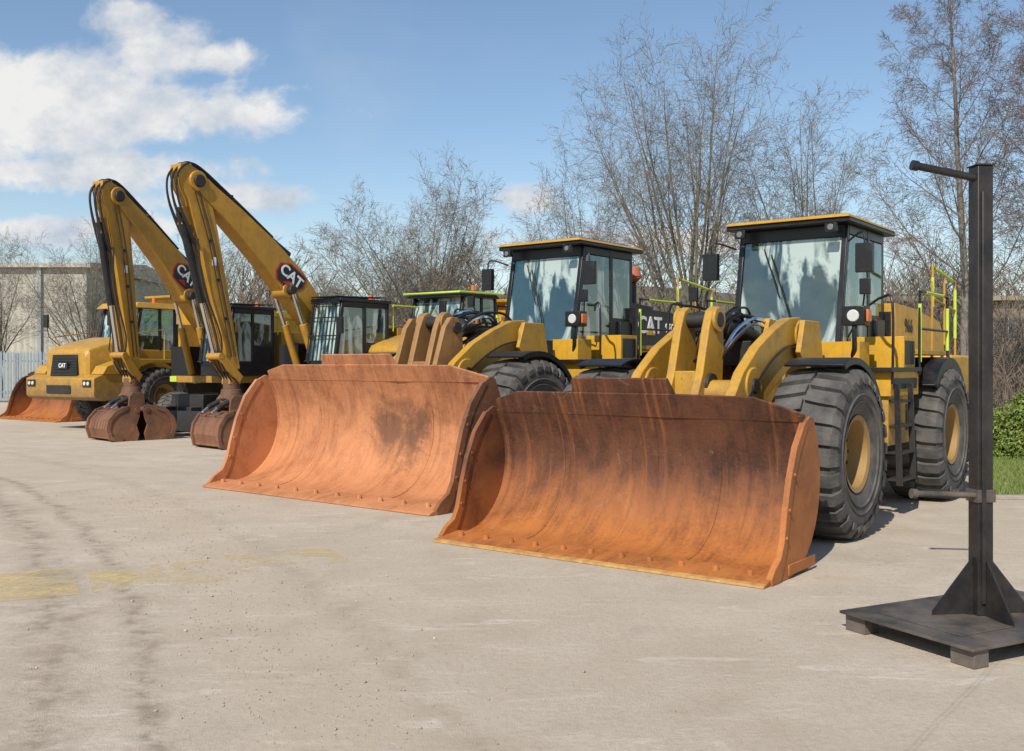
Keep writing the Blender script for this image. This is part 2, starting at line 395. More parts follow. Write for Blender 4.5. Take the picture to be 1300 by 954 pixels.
# ------------------------------------------------------------ wheel loader
def arc_poly(cy,cz,r0,r1,a0,a1,n=12):
    o=[(cy+r1*math.cos(rad(a0+(a1-a0)*i/n)),cz+r1*math.sin(rad(a0+(a1-a0)*i/n))) for i in range(n+1)]
    i_=[(cy+r0*math.cos(rad(a0+(a1-a0)*i/n)),cz+r0*math.sin(rad(a0+(a1-a0)*i/n))) for i in range(n+1)]
    return o+i_[::-1]
FA,RA=2.45,6.08
def loader(loc,rz,s,bw,rm,edgemat,linkm,hoodm,label,model,black,seed,zs,gh,ys,pm):
    root=empty('wheel_loader',loc,rz,s,label=label,cat='wheel loader',group='wheel loaders parked side by side with buckets down')
    bucket(root,bw,rm,edgemat,seed,not black,zs,gh,ys,pm)
    R=.85; W=.70; XC=1.24
    for y in(FA,RA):
        for sg in(-1,1): wheel(root,(sg*XC,y,R-.012),R,W,.37,sg)
    m=MB()
    fp=[(1.75,.75),(1.95,.55),(3.6,.55),(4.0,.8),(4.0,1.35),(3.75,1.75),(3.6,2.2),(3.15,2.23),(2.95,1.75),(1.95,1.45),(1.75,1.1)]
    m.prism(fp,.26,.34); m.prism(fp,-.34,-.26)
    m.box(-.26,.26,1.8,4.0,.60,.9); m.box(-.26,.26,3.45,3.62,1.2,2.05)
    tp=[(3.02,1.85),(3.15,2.2),(3.6,2.2),(3.72,1.7),(3.5,1.4)]
    m.prism(tp,.68,.74); m.prism(tp,-.74,-.68)
    m.box(-.68,.68,3.5,3.6,1.45,1.95)
    m.box(-.22,.22,3.0,3.35,1.7,1.98,1)
    make('front_frame',m,[YELD,STEEL],root,.008)
    m=MB()
    m.box(-.5,.5,4.15,8.0,.62,1.15); m.box(-.9,.9,4.3,7.9,1.15,1.42)
    m.cyl((0,4.05,.65),(0,4.05,1.25),.12)
    m.cyl((-1.0,FA,.84),(1.0,FA,.84),.17); m.cyl((-1.0,RA,.84),(1.0,RA,.84),.17)
    m.box(-.3,.3,FA-.3,FA+.3,.6,1.0);m.box(-.3,.3,RA-.3,RA+.3,.6,1.0)
    make('rear_frame',m,[YELD],root,.01)
    arm=[(3.50,1.96),(3.47,2.14),(3.30,2.24),(3.0,2.22),(2.6,2.08),(2.2,1.90),(1.82,1.64),(1.52,1.30),(1.34,.9),(1.22,.52),(1.28,.38),(1.44,.40),(1.54,.60),(1.70,.88),(1.98,1.14),(2.38,1.38),(2.9,1.62),(3.40,1.84)]
    for sg in(-1,1):
        m=MB(); x=sg*.57
        m.prism(arm,x-.055,x+.055)
        m.cyl((x-.075,2.05,1.5),(x+.075,2.05,1.5),.19,n=20); m.cyl((x-.075,3.32,2.04),(x+.075,3.32,2.04),.17,n=20)
        m.cyl((x-.13,3.32,2.04),(x+.13,3.32,2.04),.08,m=1); m.cyl((x-.11,1.34,.5),(x+.11,1.34,.5),.09,m=1)
        m.cyl((x-.10,2.05,1.5),(x+.10,2.05,1.5),.08,m=1)
        make('lift_arm',m,[YELD,STEEL],root,.012)
        m=MB(); xo=x+sg*.075
        m.tube([(xo,3.3,1.95),(xo,2.8,1.88),(xo,2.3,1.66),(xo,1.8,1.3),(xo,1.5,.85)],.014,6,0,4)
        make('grease_line',m,[HOSE],root)
    m=MB()
    m.cyl((-.55,1.95,1.42),(.55,1.95,1.42),.14); m.box(-.47,.47,1.80,2.02,1.15,1.38)
    make('cross_tube',m,[linkm],root,.008)
    m=MB()
    bc=[(1.42,.72),(1.50,.62),(1.66,.70),(2.05,1.20),(2.24,1.55),(2.27,1.9),(2.26,2.14),(2.21,2.27),(2.11,2.32),(2.01,2.27),(1.93,2.1),(1.78,1.62),(1.42,.95)]
    for x in(-.16,.16): m.prism(bc,x-.045,x+.045)
    m.box(-.115,.115,1.78,2.0,1.3,1.65)
    m.cyl((-.25,2.11,2.18),(.25,2.11,2.18),.08,m=1); m.cyl((-.24,1.95,1.5),(.24,1.95,1.5),.13,m=1)
    m.cyl((-.24,2.11,2.18),(-.205,2.11,2.18),.135,m=0);m.cyl((.205,2.11,2.18),(.24,2.11,2.18),.135,m=0)
    m.prism([(1.35,.78),(1.42,.72),(1.58,.8),(1.42,1.0)],-.08,.08)
    make('tilt_lever',m,[linkm,STEEL],root,.010)
    if black:
        for sg in(-1,1):
            m=MB()
            x=sg*.36
            m.prism([(1.60,1.30),(2.0,1.15),(2.25,1.5),(2.22,2.12),(2.13,2.24),(2.0,2.24),(1.88,2.1)],x-.04,x+.04)
            m.cyl((x-.07,2.10,2.10),(x+.07,2.10,2.10),.08,m=1)
            make('coupler_bracket',m,[linkm,STEEL],root,.008)
    m=MB()
    m.cyl((0,2.11,2.18),(0,2.75,2.11),.05,m=1); m.cyl((0,2.6,2.125),(0,3.45,2.02),.11,m=0); m.cyl((0,2.58,2.127),(0,2.68,2.115),.13,m=0)
    make('tilt_cylinder',m,[STEEL,CHROME],root)
    for sg in(-1,1):
        m=MB(); x=sg*.42
        m.cyl((x,2.05,1.36),(x,2.6,1.2),.045,m=1); m.cyl((x,2.5,1.23),(x,3.6,.92),.09,m=0)
        make('lift_cylinder',m,[YELD,CHROME],root)
    rr=random.Random(seed)
    for k in range(14):
        m=MB()
        x=rr.uniform(-.46,.46); z=rr.uniform(1.9,2.28); dx_=rr.uniform(-.15,.15)
        m.tube([(x,3.45,1.6),(x*.95,3.25,z),(x*.85+dx_,2.9,z+.10),(x*.7+dx_,2.5,z-.05),(x*.6,2.2,1.75)],rr.choice((.014,.020,.024)),6,0,5)
        make('hydraulic_hose',m,[HOSE if k%4 else CHROME],root)
    for x in(-.5,-.3,.3,.5):
        m=MB(); m.tube([(x,4.3,1.5),(x*.8,3.95,1.75),(x*.7,3.6,1.6)],.026,6,0,6)
        make('hydraulic_hose',m,[HOSE],root)
    for sg in(-1,1):
        a,b=sorted((sg*.93,sg*1.52))
        e=sorted((sg*1.49,sg*1.525))
        m=MB()
        m.prism(arc_poly(FA,R-.02,.93,.955,26,112),a,b)
        m.prism(arc_poly(FA,R-.02,.885,.954,28,110),e[0],e[1])
        make('front_fender',m,[BLK],root,.005)
        m=MB()
        m.prism(arc_poly(RA,R,.93,.965,-4,140),a,b)
        m.prism(arc_poly(RA,R,.82,.964,-2,138),e[0],e[1])
        make('rear_fender',m,[BLK],root,.006)
    for sg in(-1,1):
        m=MB()
        def bx(x0,x1,*a,**k): m.box(min(sg*x0,sg*x1),max(sg*x0,sg*x1),*a,**k)
        bx(.55,1.38,4.05,5.15,1.36,1.64); bx(.55,1.34,4.1,5.0,.80,1.37); bx(.72,1.42,3.95,5.15,1.635,1.685,m=1); bx(.60,1.05,4.0,4.35,1.68,1.98)
        bx(.72,1.34,4.7,5.15,1.68,2.05); bx(1.342,1.352,4.76,4.96,.95,1.25,m=1); bx(1.342,1.350,4.74,5.10,1.72,2.0,m=1); bx(1.382,1.39,4.15,5.05,1.44,1.56,m=1)
        make('side_platform',m,[YEL,BLK],root,.012)
        m=MB(); bx(.68,1.34,6.9,8.1,1.3,1.85)
        make('rear_tank',m,[YEL],root,.03)
        m=MB(); bx(.88,1.36,5.2,6.7,1.84,1.90); make('walkway',m,[YELD],root,.006)
        m=MB()
        for k,(z,xo) in enumerate(((.42,1.50),(.72,1.48),(1.02,1.46),(1.30,1.44))):
            x0,x1=sorted((sg*(xo-.18),sg*xo)); m.box(x0,x1,4.12,4.62,z-.015,z+.015,1)
        for y in(4.095,4.62):
            x=sg*1.46
            m.hexa([(x-.035,y,.36),(x+.035,y,.36),(x+.035,y+.025,.36),(x-.035,y+.025,.36)],[(x-.06,y,1.5),(x+.0,y,1.5),(x+.0,y+.025,1.5),(x-.06,y+.025,1.5)])
        make('access_steps',m,[BLK,STEEL],root,.004)
        x=sg*1.40
        rails=[([(x,4.05,1.5),(x,4.05,2.40),(x*.9,4.15,2.48),(x*.72,4.5,2.42)],BLK),
               ([(x,5.12,1.6),(x,5.14,2.5),(x,5.25,2.6),(x,6.3,2.6),(x,6.42,2.5),(x,6.42,1.75)],BLK),
               ([(x,5.14,2.15),(x,6.42,2.15)],BLK),
               ([(x*.8,6.75,1.8),(x*.8,6.8,2.95),(x*.8,6.9,3.03),(x*.8,7.9,2.92),(x*.8,8.0,2.82),(x*.8,8.0,1.86)],YELD),
               ([(x*.8,6.78,2.62),(x*.8,8.0,2.50)],YELD),([(x*.8,7.4,2.97),(x*.8,7.4,2.0)],YELD)]
        for r_,mt in rails:
            m=MB(); m.tube(r_,.016,8,0,4); make('handrail',m,[mt],root)
        for (p,q) in(((x,5.14,1.75),(x,5.14,2.45)),((x,6.42,1.9),(x,6.42,2.45)),((x,5.4,2.602),(x,6.2,2.602)),((x*.8,6.79,2.5),(x*.8,6.80,2.9)),((x*.8,8.0,2.1),(x*.8,8.0,2.8)),((x*.8,6.95,3.025),(x*.8,7.85,2.925))):
            m=MB(); m.cyl(p,q,.022,n=8); make('high_visibility_sleeve',m,[HIV],root)
    cab=MB()
    y0,y1,hx=4.55,6.08,.70; zt=3.42
    def wy(z): return y0-.14+(z-1.98)/1.29*.24   # raked windscreen plane
    cab.box(-hx,hx,y0-.13,y1,1.62,1.98)
    for x in(-hx+.04,hx-.04):
        a_=wy(1.9); b_=wy(zt)
        cab.hexa([(x-.035,a_-.01,1.9),(x+.035,a_-.01,1.9),(x+.035,a_+.07,1.9),(x-.035,a_+.07,1.9)],[(x-.035,b_-.01,zt),(x+.035,b_-.01,zt),(x+.035,b_+.07,zt),(x-.035,b_+.07,zt)])
    for (x,y) in((-hx+.04,y1-.06),(hx-.04,y1-.06),(hx-.03,5.42),(-hx+.03,5.42)): cab.box(x-.035,x+.035,y-.045,y+.045,1.9,zt)
    for x in(-hx+.03,hx-.03): cab.box(x-.03,x+.03,5.42,y1-.05,1.95,2.35); cab.box(x-.03,x+.03,y0+.15,y1-.05,3.30,zt)
    cab.box(-hx+.04,hx-.04,y0+.09,y0+.16,3.27,zt)
    cab.box(-hx,hx,y1-.06,y1,1.95,2.4)
    cab.box(hx+.002,hx+.03,5.30,5.40,2.2,2.24); cab.box(-hx-.03,-hx-.002,5.30,5.40,2.2,2.24)
    cab.box(hx-.10,hx+.05,5.62,5.94,1.7,2.3)
    cabo=make('cab',cab,[BLK],root,.01)
    m=MB(); m.box(-.79,.79,4.44,6.25,3.42,3.475,1)
    m.hexa([(-.80,4.40,3.477),(.80,4.40,3.477),(.80,6.28,3.477),(-.80,6.28,3.477)],[(-.77,4.44,3.52),(.77,4.44,3.52),(.75,6.2,3.52),(-.75,6.2,3.52)],0)
    m.hexa([(-.70,4.52,3.522),(.70,4.52,3.522),(.70,6.1,3.522),(-.70,6.1,3.522)],[(-.62,4.7,3.56),(.62,4.7,3.56),(.62,6.0,3.56),(-.62,6.0,3.56)],1)
    make('roof',m,[YELD,BLK],cabo,.012)
    def pane(nm,pts):
        mm=MB(); a=Vector(pts[0]);b=Vector(pts[1]);c=Vector(pts[3]); nn=(b-a).cross(c-a).normalized()*.006
        mm.hexa([Vector(p) for p in pts],[Vector(p)+nn for p in pts]); return make(nm,mm,[GLASS],cabo)
    pane('windscreen',[(-hx+.08,wy(1.98)+.02,1.98),(hx-.08,wy(1.98)+.02,1.98),(hx-.08,wy(3.27)+.02,3.27),(-hx+.08,wy(3.27)+.02,3.27)])
    for x in(hx-.012,-hx+.012):
        pane('side_window',[(x,wy(1.98)+.08,1.98),(x,5.37,1.98),(x,5.37,3.29),(x,wy(3.29)+.08,3.29)])
        pane('side_window',[(x,5.47,2.35),(x,y1-.11,2.35),(x,y1-.11,3.29),(x,5.47,3.29)])
    pane('rear_window',[(-hx+.08,y1-.02,2.4),(hx-.08,y1-.02,2.4),(hx-.08,y1-.02,3.37),(-hx+.08,y1-.02,3.37)])
    m=MB(); m.box(-.25,.25,5.35,5.85,2.0,2.25); m.hexa([(-.25,5.75,2.25),(.25,5.75,2.25),(.25,5.88,2.25),(-.25,5.88,2.25)],[(-.22,5.9,2.95),(.22,5.9,2.95),(.22,6.0,2.95),(-.22,6.0,2.95)])
    m.box(-.13,.13,5.88,5.97,2.97,3.15); m.box(.3,.45,5.2,5.8,2.1,2.45);m.box(-.45,-.3,5.2,5.8,2.1,2.45)
    make('seat',m,[SEAT],cabo,.03)
    m=MB(); m.cyl((0,4.95,1.98),(0,5.1,2.6),.04)
    m.tube([(.19*math.cos(a),5.1+.19*math.sin(a)*.8,2.62+.19*math.sin(a)*.5) for a in [k*2*math.pi/20 for k in range(21)]],.015,6)
    m.box(-.02,.35,4.95,4.99,2.3,2.33); m.box(.33,.55,4.8,4.86,2.3,2.6)
    make('steering_wheel',m,[BLK],cabo)
    for pth in([(.1,2.0),(.05,2.3),(-.25,3.1)],[(-.1,2.55),(-.35,3.18)]):
        m=MB(); m.tube([(a_,wy(z_)-.012,z_) for a_,z_ in pth],.010,6); make('wiper',m,[BLK],cabo)
    for sg in(-1,1):
        m=MB(); m.tube([(sg*.72,4.6,3.2),(sg*.95,4.42,3.28),(sg*.98,4.40,3.1)],.014,6,0,3)
        m.box(sg*.98-.10,sg*.98+.10,4.36,4.44,2.80,3.14)
        make('mirror',m,[BLK],cabo,.02)
        m=MB(); m.tube([(sg*.72,4.6,2.05),(sg*1.02,4.2,2.35),(sg*1.08,4.12,2.62)],.012,6); m.box(sg*1.08-.06,sg*1.08+.06,4.08,4.13,2.52,2.70)
        make('mirror',m,[BLK],cabo,.02)
        m=MB(); x=sg*1.0
        m.tube([(x*.9,4.1,1.65),(x,3.98,1.9),(x,3.98,2.2)],.03,8)
        m.box(x-.13,x+.13,3.93,4.12,2.16,2.38,0); m.cyl((x-.0,3.935,2.27),(x,3.915,2.27),.07,n=18,m=1); m.box(x+.135,x+.165,3.95,4.08,2.2,2.34,2)
        make('headlight',m,[BLK,LAMP,AMB],root,.015)
        m=MB(); x=sg*.58
        m.box(x-.07,x+.07,4.38,4.44,3.31,3.41,0); m.cyl((x,4.38,3.36),(x,4.37,3.36),.038,n=14,m=1)
        make('work_light',m,[BLK,LAMPD],cabo,.008)
    m=MB(); m.cyl((-.5,6.0,3.55),(-.5,6.0,3.62),.06); m.cyl((-.5,6.0,3.62),(-.5,6.0,3.74),.05,.042,m=1)
    make('beacon',m,[BLK,AMB],cabo)
    m=MB(); H=.82
    ys0=5.97 if black else 6.14
    prof=[(ys0,1.42),(8.45,1.42),(8.62,1.75),(8.60,2.15),(8.35,2.36),(7.0,2.50),(ys0,2.53)]
    m.prism(prof,-H,H,0)
    m.box(H+.002,H+.012,7.35,8.35,1.50,1.92,1)
    for k in range(7): m.box(H+.013,H+.020,7.4,8.3,1.55+k*.05,1.57+k*.05,1)
    m.prism([(6.3,2.53),(7.3,2.49),(7.3,2.62),(6.3,2.68)],-.35,.35,1)
    if not black:
        m.box(-H+.05,H-.05,6.10,6.138,1.5,2.42,1)
    hood=make('hood',m,[hoodm,BLK],root,.03)
    if black:
        for sg in(-1,1):
            m=MB(); a,b=sorted((sg*(H+.003),sg*(H+.012))); m.prism([(6.05,1.46),(7.3,1.46),(7.3,1.90),(6.05,1.90)],a,b)
            make('hood_stripe',m,[YEL],hood)
    m=MB(); m.prism([(8.1,.75),(8.75,.9),(8.9,1.3),(8.85,1.75),(8.63,1.78),(8.46,1.43),(8.0,1.41)],-1.05,1.05)
    make('counterweight',m,[YEL],root,.03)
    m=MB(); m.cyl((-.3,6.7,2.5),(-.3,6.7,3.15),.06); m.cyl((-.3,6.7,3.1),(-.3,6.85,3.3),.05)
    make('exhaust_pipe',m,[STEEL],root)
    m=MB(); m.cyl((.25,6.75,2.5),(.25,6.75,3.02),.09,m=0); m.cyl((.25,6.75,3.02),(.25,6.75,3.10),.10,.17,m=1,n=20); m.cyl((.25,6.75,3.10),(.25,6.75,3.28),.17,.13,m=1,n=20)
    make('air_precleaner',m,[BLK,ORANGE if black else BLK],root,.02)
    if black:
        lettering('maker_lettering','CAT',.38,Mside(H+.008,6.40,2.25),WHITE,hood,.022,.005)
        m=MB(); m.add([(H+.015,6.25,2.10),(H+.015,6.55,2.10),(H+.015,6.40,2.23)],[(0,1,2)]); make('maker_triangle',m,[YEL],hood,0,0,False)
        lettering('model_lettering',model,.22,Mside(H+.008,7.15,2.22),WHITE,hood,.005,.005)
    else:
        lettering('model_lettering',model,.26,Mside(H+.006,6.74,2.24),LETB,hood,.01,.003)
    return root

def heading(a): return -rad(a)
D1=37.3
loader((.68,8.74,0),heading(D1),1.0,3.34,RUSTA,EDGE,YELD,YEL,
  'yellow wheel loader with rusty orange bucket resting on the concrete','966',False,3,.98,1.25,.88,RUSTP)
loader((-2.53,12.74,0),heading(38.6),1.07,4.04,RUSTB,RUSTB,TAN,BLK,
  'larger yellow and black wheel loader with pale rusty bucket','982M',True,5,1.12,1.0,.97,RUSTD)
loader((-15.1,31.2,0),heading(37),.98,3.8,RUSTA,RUSTA,YELD,YEL,
  'wheel loader with small rusty bucket parked behind a dump truck','966',False,9,1.08,1.0,1.0,RUSTA)

# ------------------------------------------------------------ excavators
def grapple(parent,M,openw=1.0,rust_m=RUSTG,gap=.0):
    g=empty('grapple',(0,0,0),0,1,parent); g.matrix_local=M
    m=MB()
    m.cyl((0,0,1.20),(0,0,1.42),.17); m.cyl((0,0,1.02),(0,0,1.22),.24,.20,n=20); m.box(-.30,.30,-.18,.18,.84,1.03)
    for x in(-.28,.28): m.prism([(-.2,.74),(.2,.74),(.18,1.0),(.1,1.10),(-.1,1.10),(-.18,1.0)],x-.03,x+.03)
    for sy in(-1,1):
        for x in(-.2,.2):
            m.cyl((x,sy*.12,.98),(x,sy*.42,.84),.055,m=2); m.cyl((x,sy*.42,.84),(x,sy*.55,.74),.03,m=1)
    make('grapple_head',m,[rust_m,CHROME,STEEL],g,.01)
    for sy in(-1,1):
        m=MB(); w=.52
        pr=[(.10,.70),(.34,.74),(.58,.66),(.75,.48),(.80,.28),(.72,.08),(.46,.0),(.14,.02)]
        pr=[(sy*y*openw,z) for y,z in pr]
        n=7
        for i in range(len(pr)-1):
            (ya,za),(yb,zb)=pr[i],pr[i+1]
            for k in range(n):
                g_=gap if i in(2,3) else .0
                x0=-w+2*w*k/n+g_; x1=-w+2*w*(k+1)/n-g_
                m.hexa([(x0,ya,za),(x1,ya,za),(x1,yb,zb),(x0,yb,zb)],[(x0,ya*.95,za+.025 if i>4 else za-.03),(x1,ya*.95,za+.025 if i>4 else za-.03),(x1,yb*.95,zb+.02 if i>3 else zb-.02),(x0,yb*.95,zb+.02 if i>3 else zb-.02)])
            if i in(1,4): m.cyl((-w,yb*.98,zb),(w,yb*.98,zb),.03,n=6)
        # solid side plates with a shallow notch at the lips
        side=[(sy*.03,.78),(sy*.12*openw,.82),(sy*.34*openw,.80),(sy*.62*openw,.70),(sy*.80*openw,.50),(sy*.85*openw,.28),(sy*.77*openw,.04),(sy*.46*openw,-.02),(sy*.10*openw,.0),
              (sy*.06*openw,.16),(sy*.13*openw,.36),(sy*.05,.56)]
        for x in(-w-.02,w+.02): m.prism(side,x-.022,x+.022)
        # stiffening rim and pin boss on each side plate
        rim=[(sy*.34*openw,.80),(sy*.62*openw,.70),(sy*.80*openw,.50),(sy*.85*openw,.28),(sy*.77*openw,.04),(sy*.46*openw,-.02),(sy*.44*openw,.07),(sy*.70*openw,.12),(sy*.75*openw,.28),(sy*.71*openw,.45),(sy*.56*openw,.62),(sy*.34*openw,.71)]
        m.prism(rim,w+.043,w+.065); m.prism(rim,-w-.065,-w-.043)
        m.cyl((-w-.07,sy*.12*openw,.70),(w+.07,sy*.12*openw,.70),.06,n=12)
        make('grapple_shell',m,[rust_m],g,.004,30)
    return g
def excavator(loc,rz,label,garot,gopen,bx_,bz_,tb,gap):
    root=empty('material_handler',loc,rz,1,label=label,cat='excavator',group='wheeled excavators with grapples parked side by side')
    m=MB()
    m.box(-.55,.55,1.7,5.2,.55,1.0); m.box(-.95,.95,2.1,2.55,.42,.72); m.box(-.95,.95,4.55,5.0,.42,.72)
    m.box(.56,1.25,2.95,4.15,.55,.98); m.box(-1.25,-.56,2.95,4.15,.55,.98)
    m.cyl((0,3.6,1.0),(0,3.6,1.28),.62,n=28)
    m.prism([(1.2,.12),(1.35,.10),(1.42,.6),(1.30,.62)],-1.2,1.2,0)
    m.box(-.5,-.35,1.35,1.8,.35,.7);m.box(.35,.5,1.35,1.8,.35,.7)
    make('undercarriage',m,[BLK],root,.015)
    for y in(2.32,4.78):
        for sg in(-1,1): wheel(root,(sg*1.02,y,.515),.525,.5,.27,sg,26)
    m=MB(); m.box(-1.2,1.2,2.3,5.6,1.28,1.45,0)
    m.prism([(3.7,1.45),(5.55,1.45),(5.75,1.8),(5.65,2.45),(5.2,2.62),(3.7,2.62)],-1.22,-.25,0)
    m.prism([(3.75,1.45),(5.55,1.45),(5.75,1.8),(5.65,2.45),(5.2,2.58),(3.75,2.58)],-.24,1.22,0)
    m.box(1.222,1.235,4.0,5.1,1.6,2.3,1)
    m.box(-1.22,-.55,2.3,3.65,1.452,2.2,1)
    make('upper_body',m,[YELE,BLK],root,.03)
    m=MB(); m.prism([(5.25,1.2),(6.0,1.3),(6.1,1.8),(5.9,2.3),(5.77,2.3),(5.76,1.5),(5.25,1.44)],-1.24,1.24)
    make('counterweight',m,[BLK],root,.03)
    x0,x1,y0,y1,z0,z1=.36,1.27,1.75,3.42,1.46,3.12
    m=MB()
    m.box(x0,x1,y0+.05,y1,z0,z0+.35)
    for x in(x0+.035,x1-.035):
        m.hexa([(x-.035,y0,z0+.3),(x+.035,y0,z0+.3),(x+.035,y0+.08,z0+.3),(x-.035,y0+.08,z0+.3)],[(x-.035,y0+.22,z1),(x+.035,y0+.22,z1),(x+.035,y0+.3,z1),(x-.035,y0+.3,z1)])
        m.box(x-.035,x+.035,2.62,2.70,z0+.3,z1); m.box(x-.035,x+.035,y1-.09,y1,z0+.3,z1)
        m.box(x-.035,x+.035,y0+.22,y1,z1-.12,z1)
        m.box(x-.035,x+.035,2.7,y1-.09,z0+.3,z0+.75)
    m.box(x0-.03,x1+.03,y0+.15,y1+.05,z1,z1+.07)
    cab=make('cab',m,[BLK],root,.012)
    m=MB()
    for k in range(8):
        x=x0+.06+k*(x1-x0-.12)/7; m.tube([(x,y0-.06,z0+.35),(x,y0+.14,z1-.02)],.012,6)
    for z in(z0+.35,z0+.9,z0+1.3,z1-.02):
        yy=y0-.06+(z-z0-.35)/(z1-z0-.37)*.2
        m.tube([(x0,yy,z),(x1,yy,z)],.014,6)
    for k in range(4): m.tube([(x0+.1+k*.25,y0+.14,z1-.02),(x0+.1+k*.25,y0+.1,z1+.10),(x0+.1+k*.25,y1,z1+.14)],.012,6)
    m.tube([(x0+.05,y0+.1,z1+.1),(x1-.05,y0+.1,z1+.1)],.014,6)
    make('cab_guard',m,[BLK],cab)
    def pane(nm,pts):
        mm=MB(); a=Vector(pts[0]);b=Vector(pts[1]);c=Vector(pts[3]); nn=(b-a).cross(c-a).normalized()*.006
        mm.hexa([Vector(p) for p in pts],[Vector(p)+nn for p in pts]); return make(nm,mm,[GLASS],cab)
    pane('windscreen',[(x0+.07,y0+.03,z0+.36),(x1-.07,y0+.03,z0+.36),(x1-.07,y0+.25,z1-.03),(x0+.07,y0+.25,z1-.03)])
    for x in(x1-.03,x0+.03):
        pane('side_window',[(x,y0+.12,z0+.36),(x,2.6,z0+.36),(x,2.6,z1-.13),(x,y0+.3,z1-.13)])
        pane('side_window',[(x,2.72,z0+.76),(x,y1-.1,z0+.76),(x,y1-.1,z1-.13),(x,2.72,z1-.13)])
    m=MB(); m.box(.6,1.05,2.6,3.0,1.8,2.1); m.box(.62,1.03,2.98,3.1,2.1,2.8); make('seat',m,[SEAT],cab,.03)
    m=MB(); m.cyl((.8,3.3,z1+.07),(.8,3.3,z1+.22),.06,.05); make('beacon',m,[AMB],cab)
    m=MB(); x=1.31
    m.tube([(x-.02,2.0,2.9),(x+.15,1.75,2.95),(x+.17,1.72,2.7)],.012,6); m.box(x+.08,x+.26,1.68,1.74,2.4,2.75)
    make('mirror',m,[BLK],cab,.01)
    m=MB()
    m.tube([(1.22,3.6,2.5),(1.22,3.6,3.1),(1.22,5.3,3.1),(1.22,5.3,2.5)],.02,6)
    make('handrail',m,[HIV],root)
    for b_ in((1.0,1.30,1.72,1.73,1.5,1.56),(-1.24,-1.0,2.28,2.295,1.3,1.44),(1.223,1.232,3.0,5.2,1.32,1.40)):
        m=MB(); m.box(*b_); make('reflective_strip',m,[HIV],root)
    A=Vector((3.05,1.85)); B=Vector((bx_,bz_)); dv=(B-A); Lb=dv.length; dv=dv/Lb; nv=Vector((.68,.73)); nv=(nv-dv*nv.dot(dv)).normalized()
    def cl(t): return A+dv*Lb*t+nv*(.22*math.sin(math.pi*max(0,min(1,t))))
    st=[(-.02,.18,.18),(.10,.26,.25),(.28,.36,.31),(.42,.40,.33),(.6,.34,.27),(.8,.26,.21),(.94,.20,.18),(1.02,.18,.18)]
    top=[];bot=[]
    for t,a,b in st:
        c=cl(t); p=c+nv*a; q=c-nv*b; top.append((p.x,p.y)); bot.append((q.x,q.y))
    m=MB(); m.prism(top+bot[::-1],-.21,.21)
    m.cyl((-.28,B.x,B.y),(.28,B.x,B.y),.13,m=1); m.cyl((-.3,A.x,A.y),(.3,A.x,A.y),.16,m=1)
    m.cyl((-.225,B.x,B.y),(.225,B.x,B.y),.21,n=22)
    cm=A+dv*Lb*.42+nv*.02; m.cyl((-.36,cm.x,cm.y),(.36,cm.x,cm.y),.10,m=1); m.cyl((-.23,cm.x,cm.y),(.23,cm.x,cm.y),.18,n=20)
    for t in(.3,.5,.7,.85):
        c=cl(t)+nv*.33; m.box(-.06,.06,c.x-.08,c.x+.08,c.y-.05,c.y+.08,1)
    boom=make('boom',m,[YELE,STEEL],root,.02)
    for sg in(-1,1):
        m=MB(); x=sg*.31
        p0=Vector((2.15,1.5)); e=cm; mid=p0+(e-p0)*.6
        m.cyl((x,p0.x,p0.y),(x,mid.x,mid.y),.085,m=0); m.cyl((x,mid.x,mid.y),(x,e.x,e.y),.045,m=1)
        make('boom_cylinder',m,[YELE,CHROME],root)
    S0=B+Vector((-.30,.20)); P=B; S1=Vector((0.02,1.50))
    ds=(S1-P).normalized(); ns=Vector((ds.y,-ds.x))
    if ns.x>0: ns=-ns
    m=MB()
    poly=[(S0.x-.12,S0.y-.10),(S0.x-.10,S0.y+.10),(S0.x+.06,S0.y+.14),(P.x+.14,P.y+.18),(P.x+.26,P.y-.04)]
    fr=[];bk=[]
    for t,a,b in((.08,.24,.29),(.25,.25,.26),(.5,.22,.21),(.75,.18,.16),(.97,.13,.12)):
        c=P+(S1-P)*t; p=c-ns*a; q=c+ns*b; bk.append((p.x,p.y)); fr.append((q.x,q.y))
    m.prism(poly+bk+fr[::-1]+[(P.x-.36,P.y-.16)],-.17,.17)
    m.cyl((-.21,S1.x,S1.y),(.21,S1.x,S1.y),.10,m=1)
    c=P+(S1-P)*.16+ns*.36; m.box(-.08,.08,c.x-.10,c.x+.14,c.y-.18,c.y+.18)
    for t in(.3,.5,.7):
        c=P+(S1-P)*t; m.box(.172,.192,c.x-.05,c.x+.05,c.y-.03,c.y+.03,1); m.box(-.192,-.172,c.x-.05,c.x+.05,c.y-.03,c.y+.03,1)
    make('stick',m,[YELE,STEEL],root,.012)
    m=MB(); a=cl(.50)+nv*.46; b=Vector((S0.x+.05,S0.y+.08)); mid=a+(b-a)*.58
    m.cyl((0,a.x,a.y),(0,mid.x,mid.y),.105,m=0); m.cyl((0,mid.x,mid.y),(0,b.x,b.y),.055,m=1)
    make('stick_cylinder',m,[BLK,CHROME],root)
    m=MB(); a=P+(S1-P)*.14+ns*.44; b=P+(S1-P)*.88+ns*.30; mid=a+(b-a)*.62
    m.cyl((0,a.x,a.y),(0,mid.x,mid.y),.085,m=0); m.cyl((0,mid.x,mid.y),(0,b.x,b.y),.05,m=1)
    make('grapple_cylinder',m,[BLK,CHROME],root)
    m=MB()
    for x in(-.19,.19):
        m.prism([(b.x-.08,b.y),(b.x+.05,b.y+.08),(S1.x+.15,S1.y-.02),(S1.x+.05,S1.y-.15),(S1.x-.25,S1.y+.1)],x-.025,x+.025)
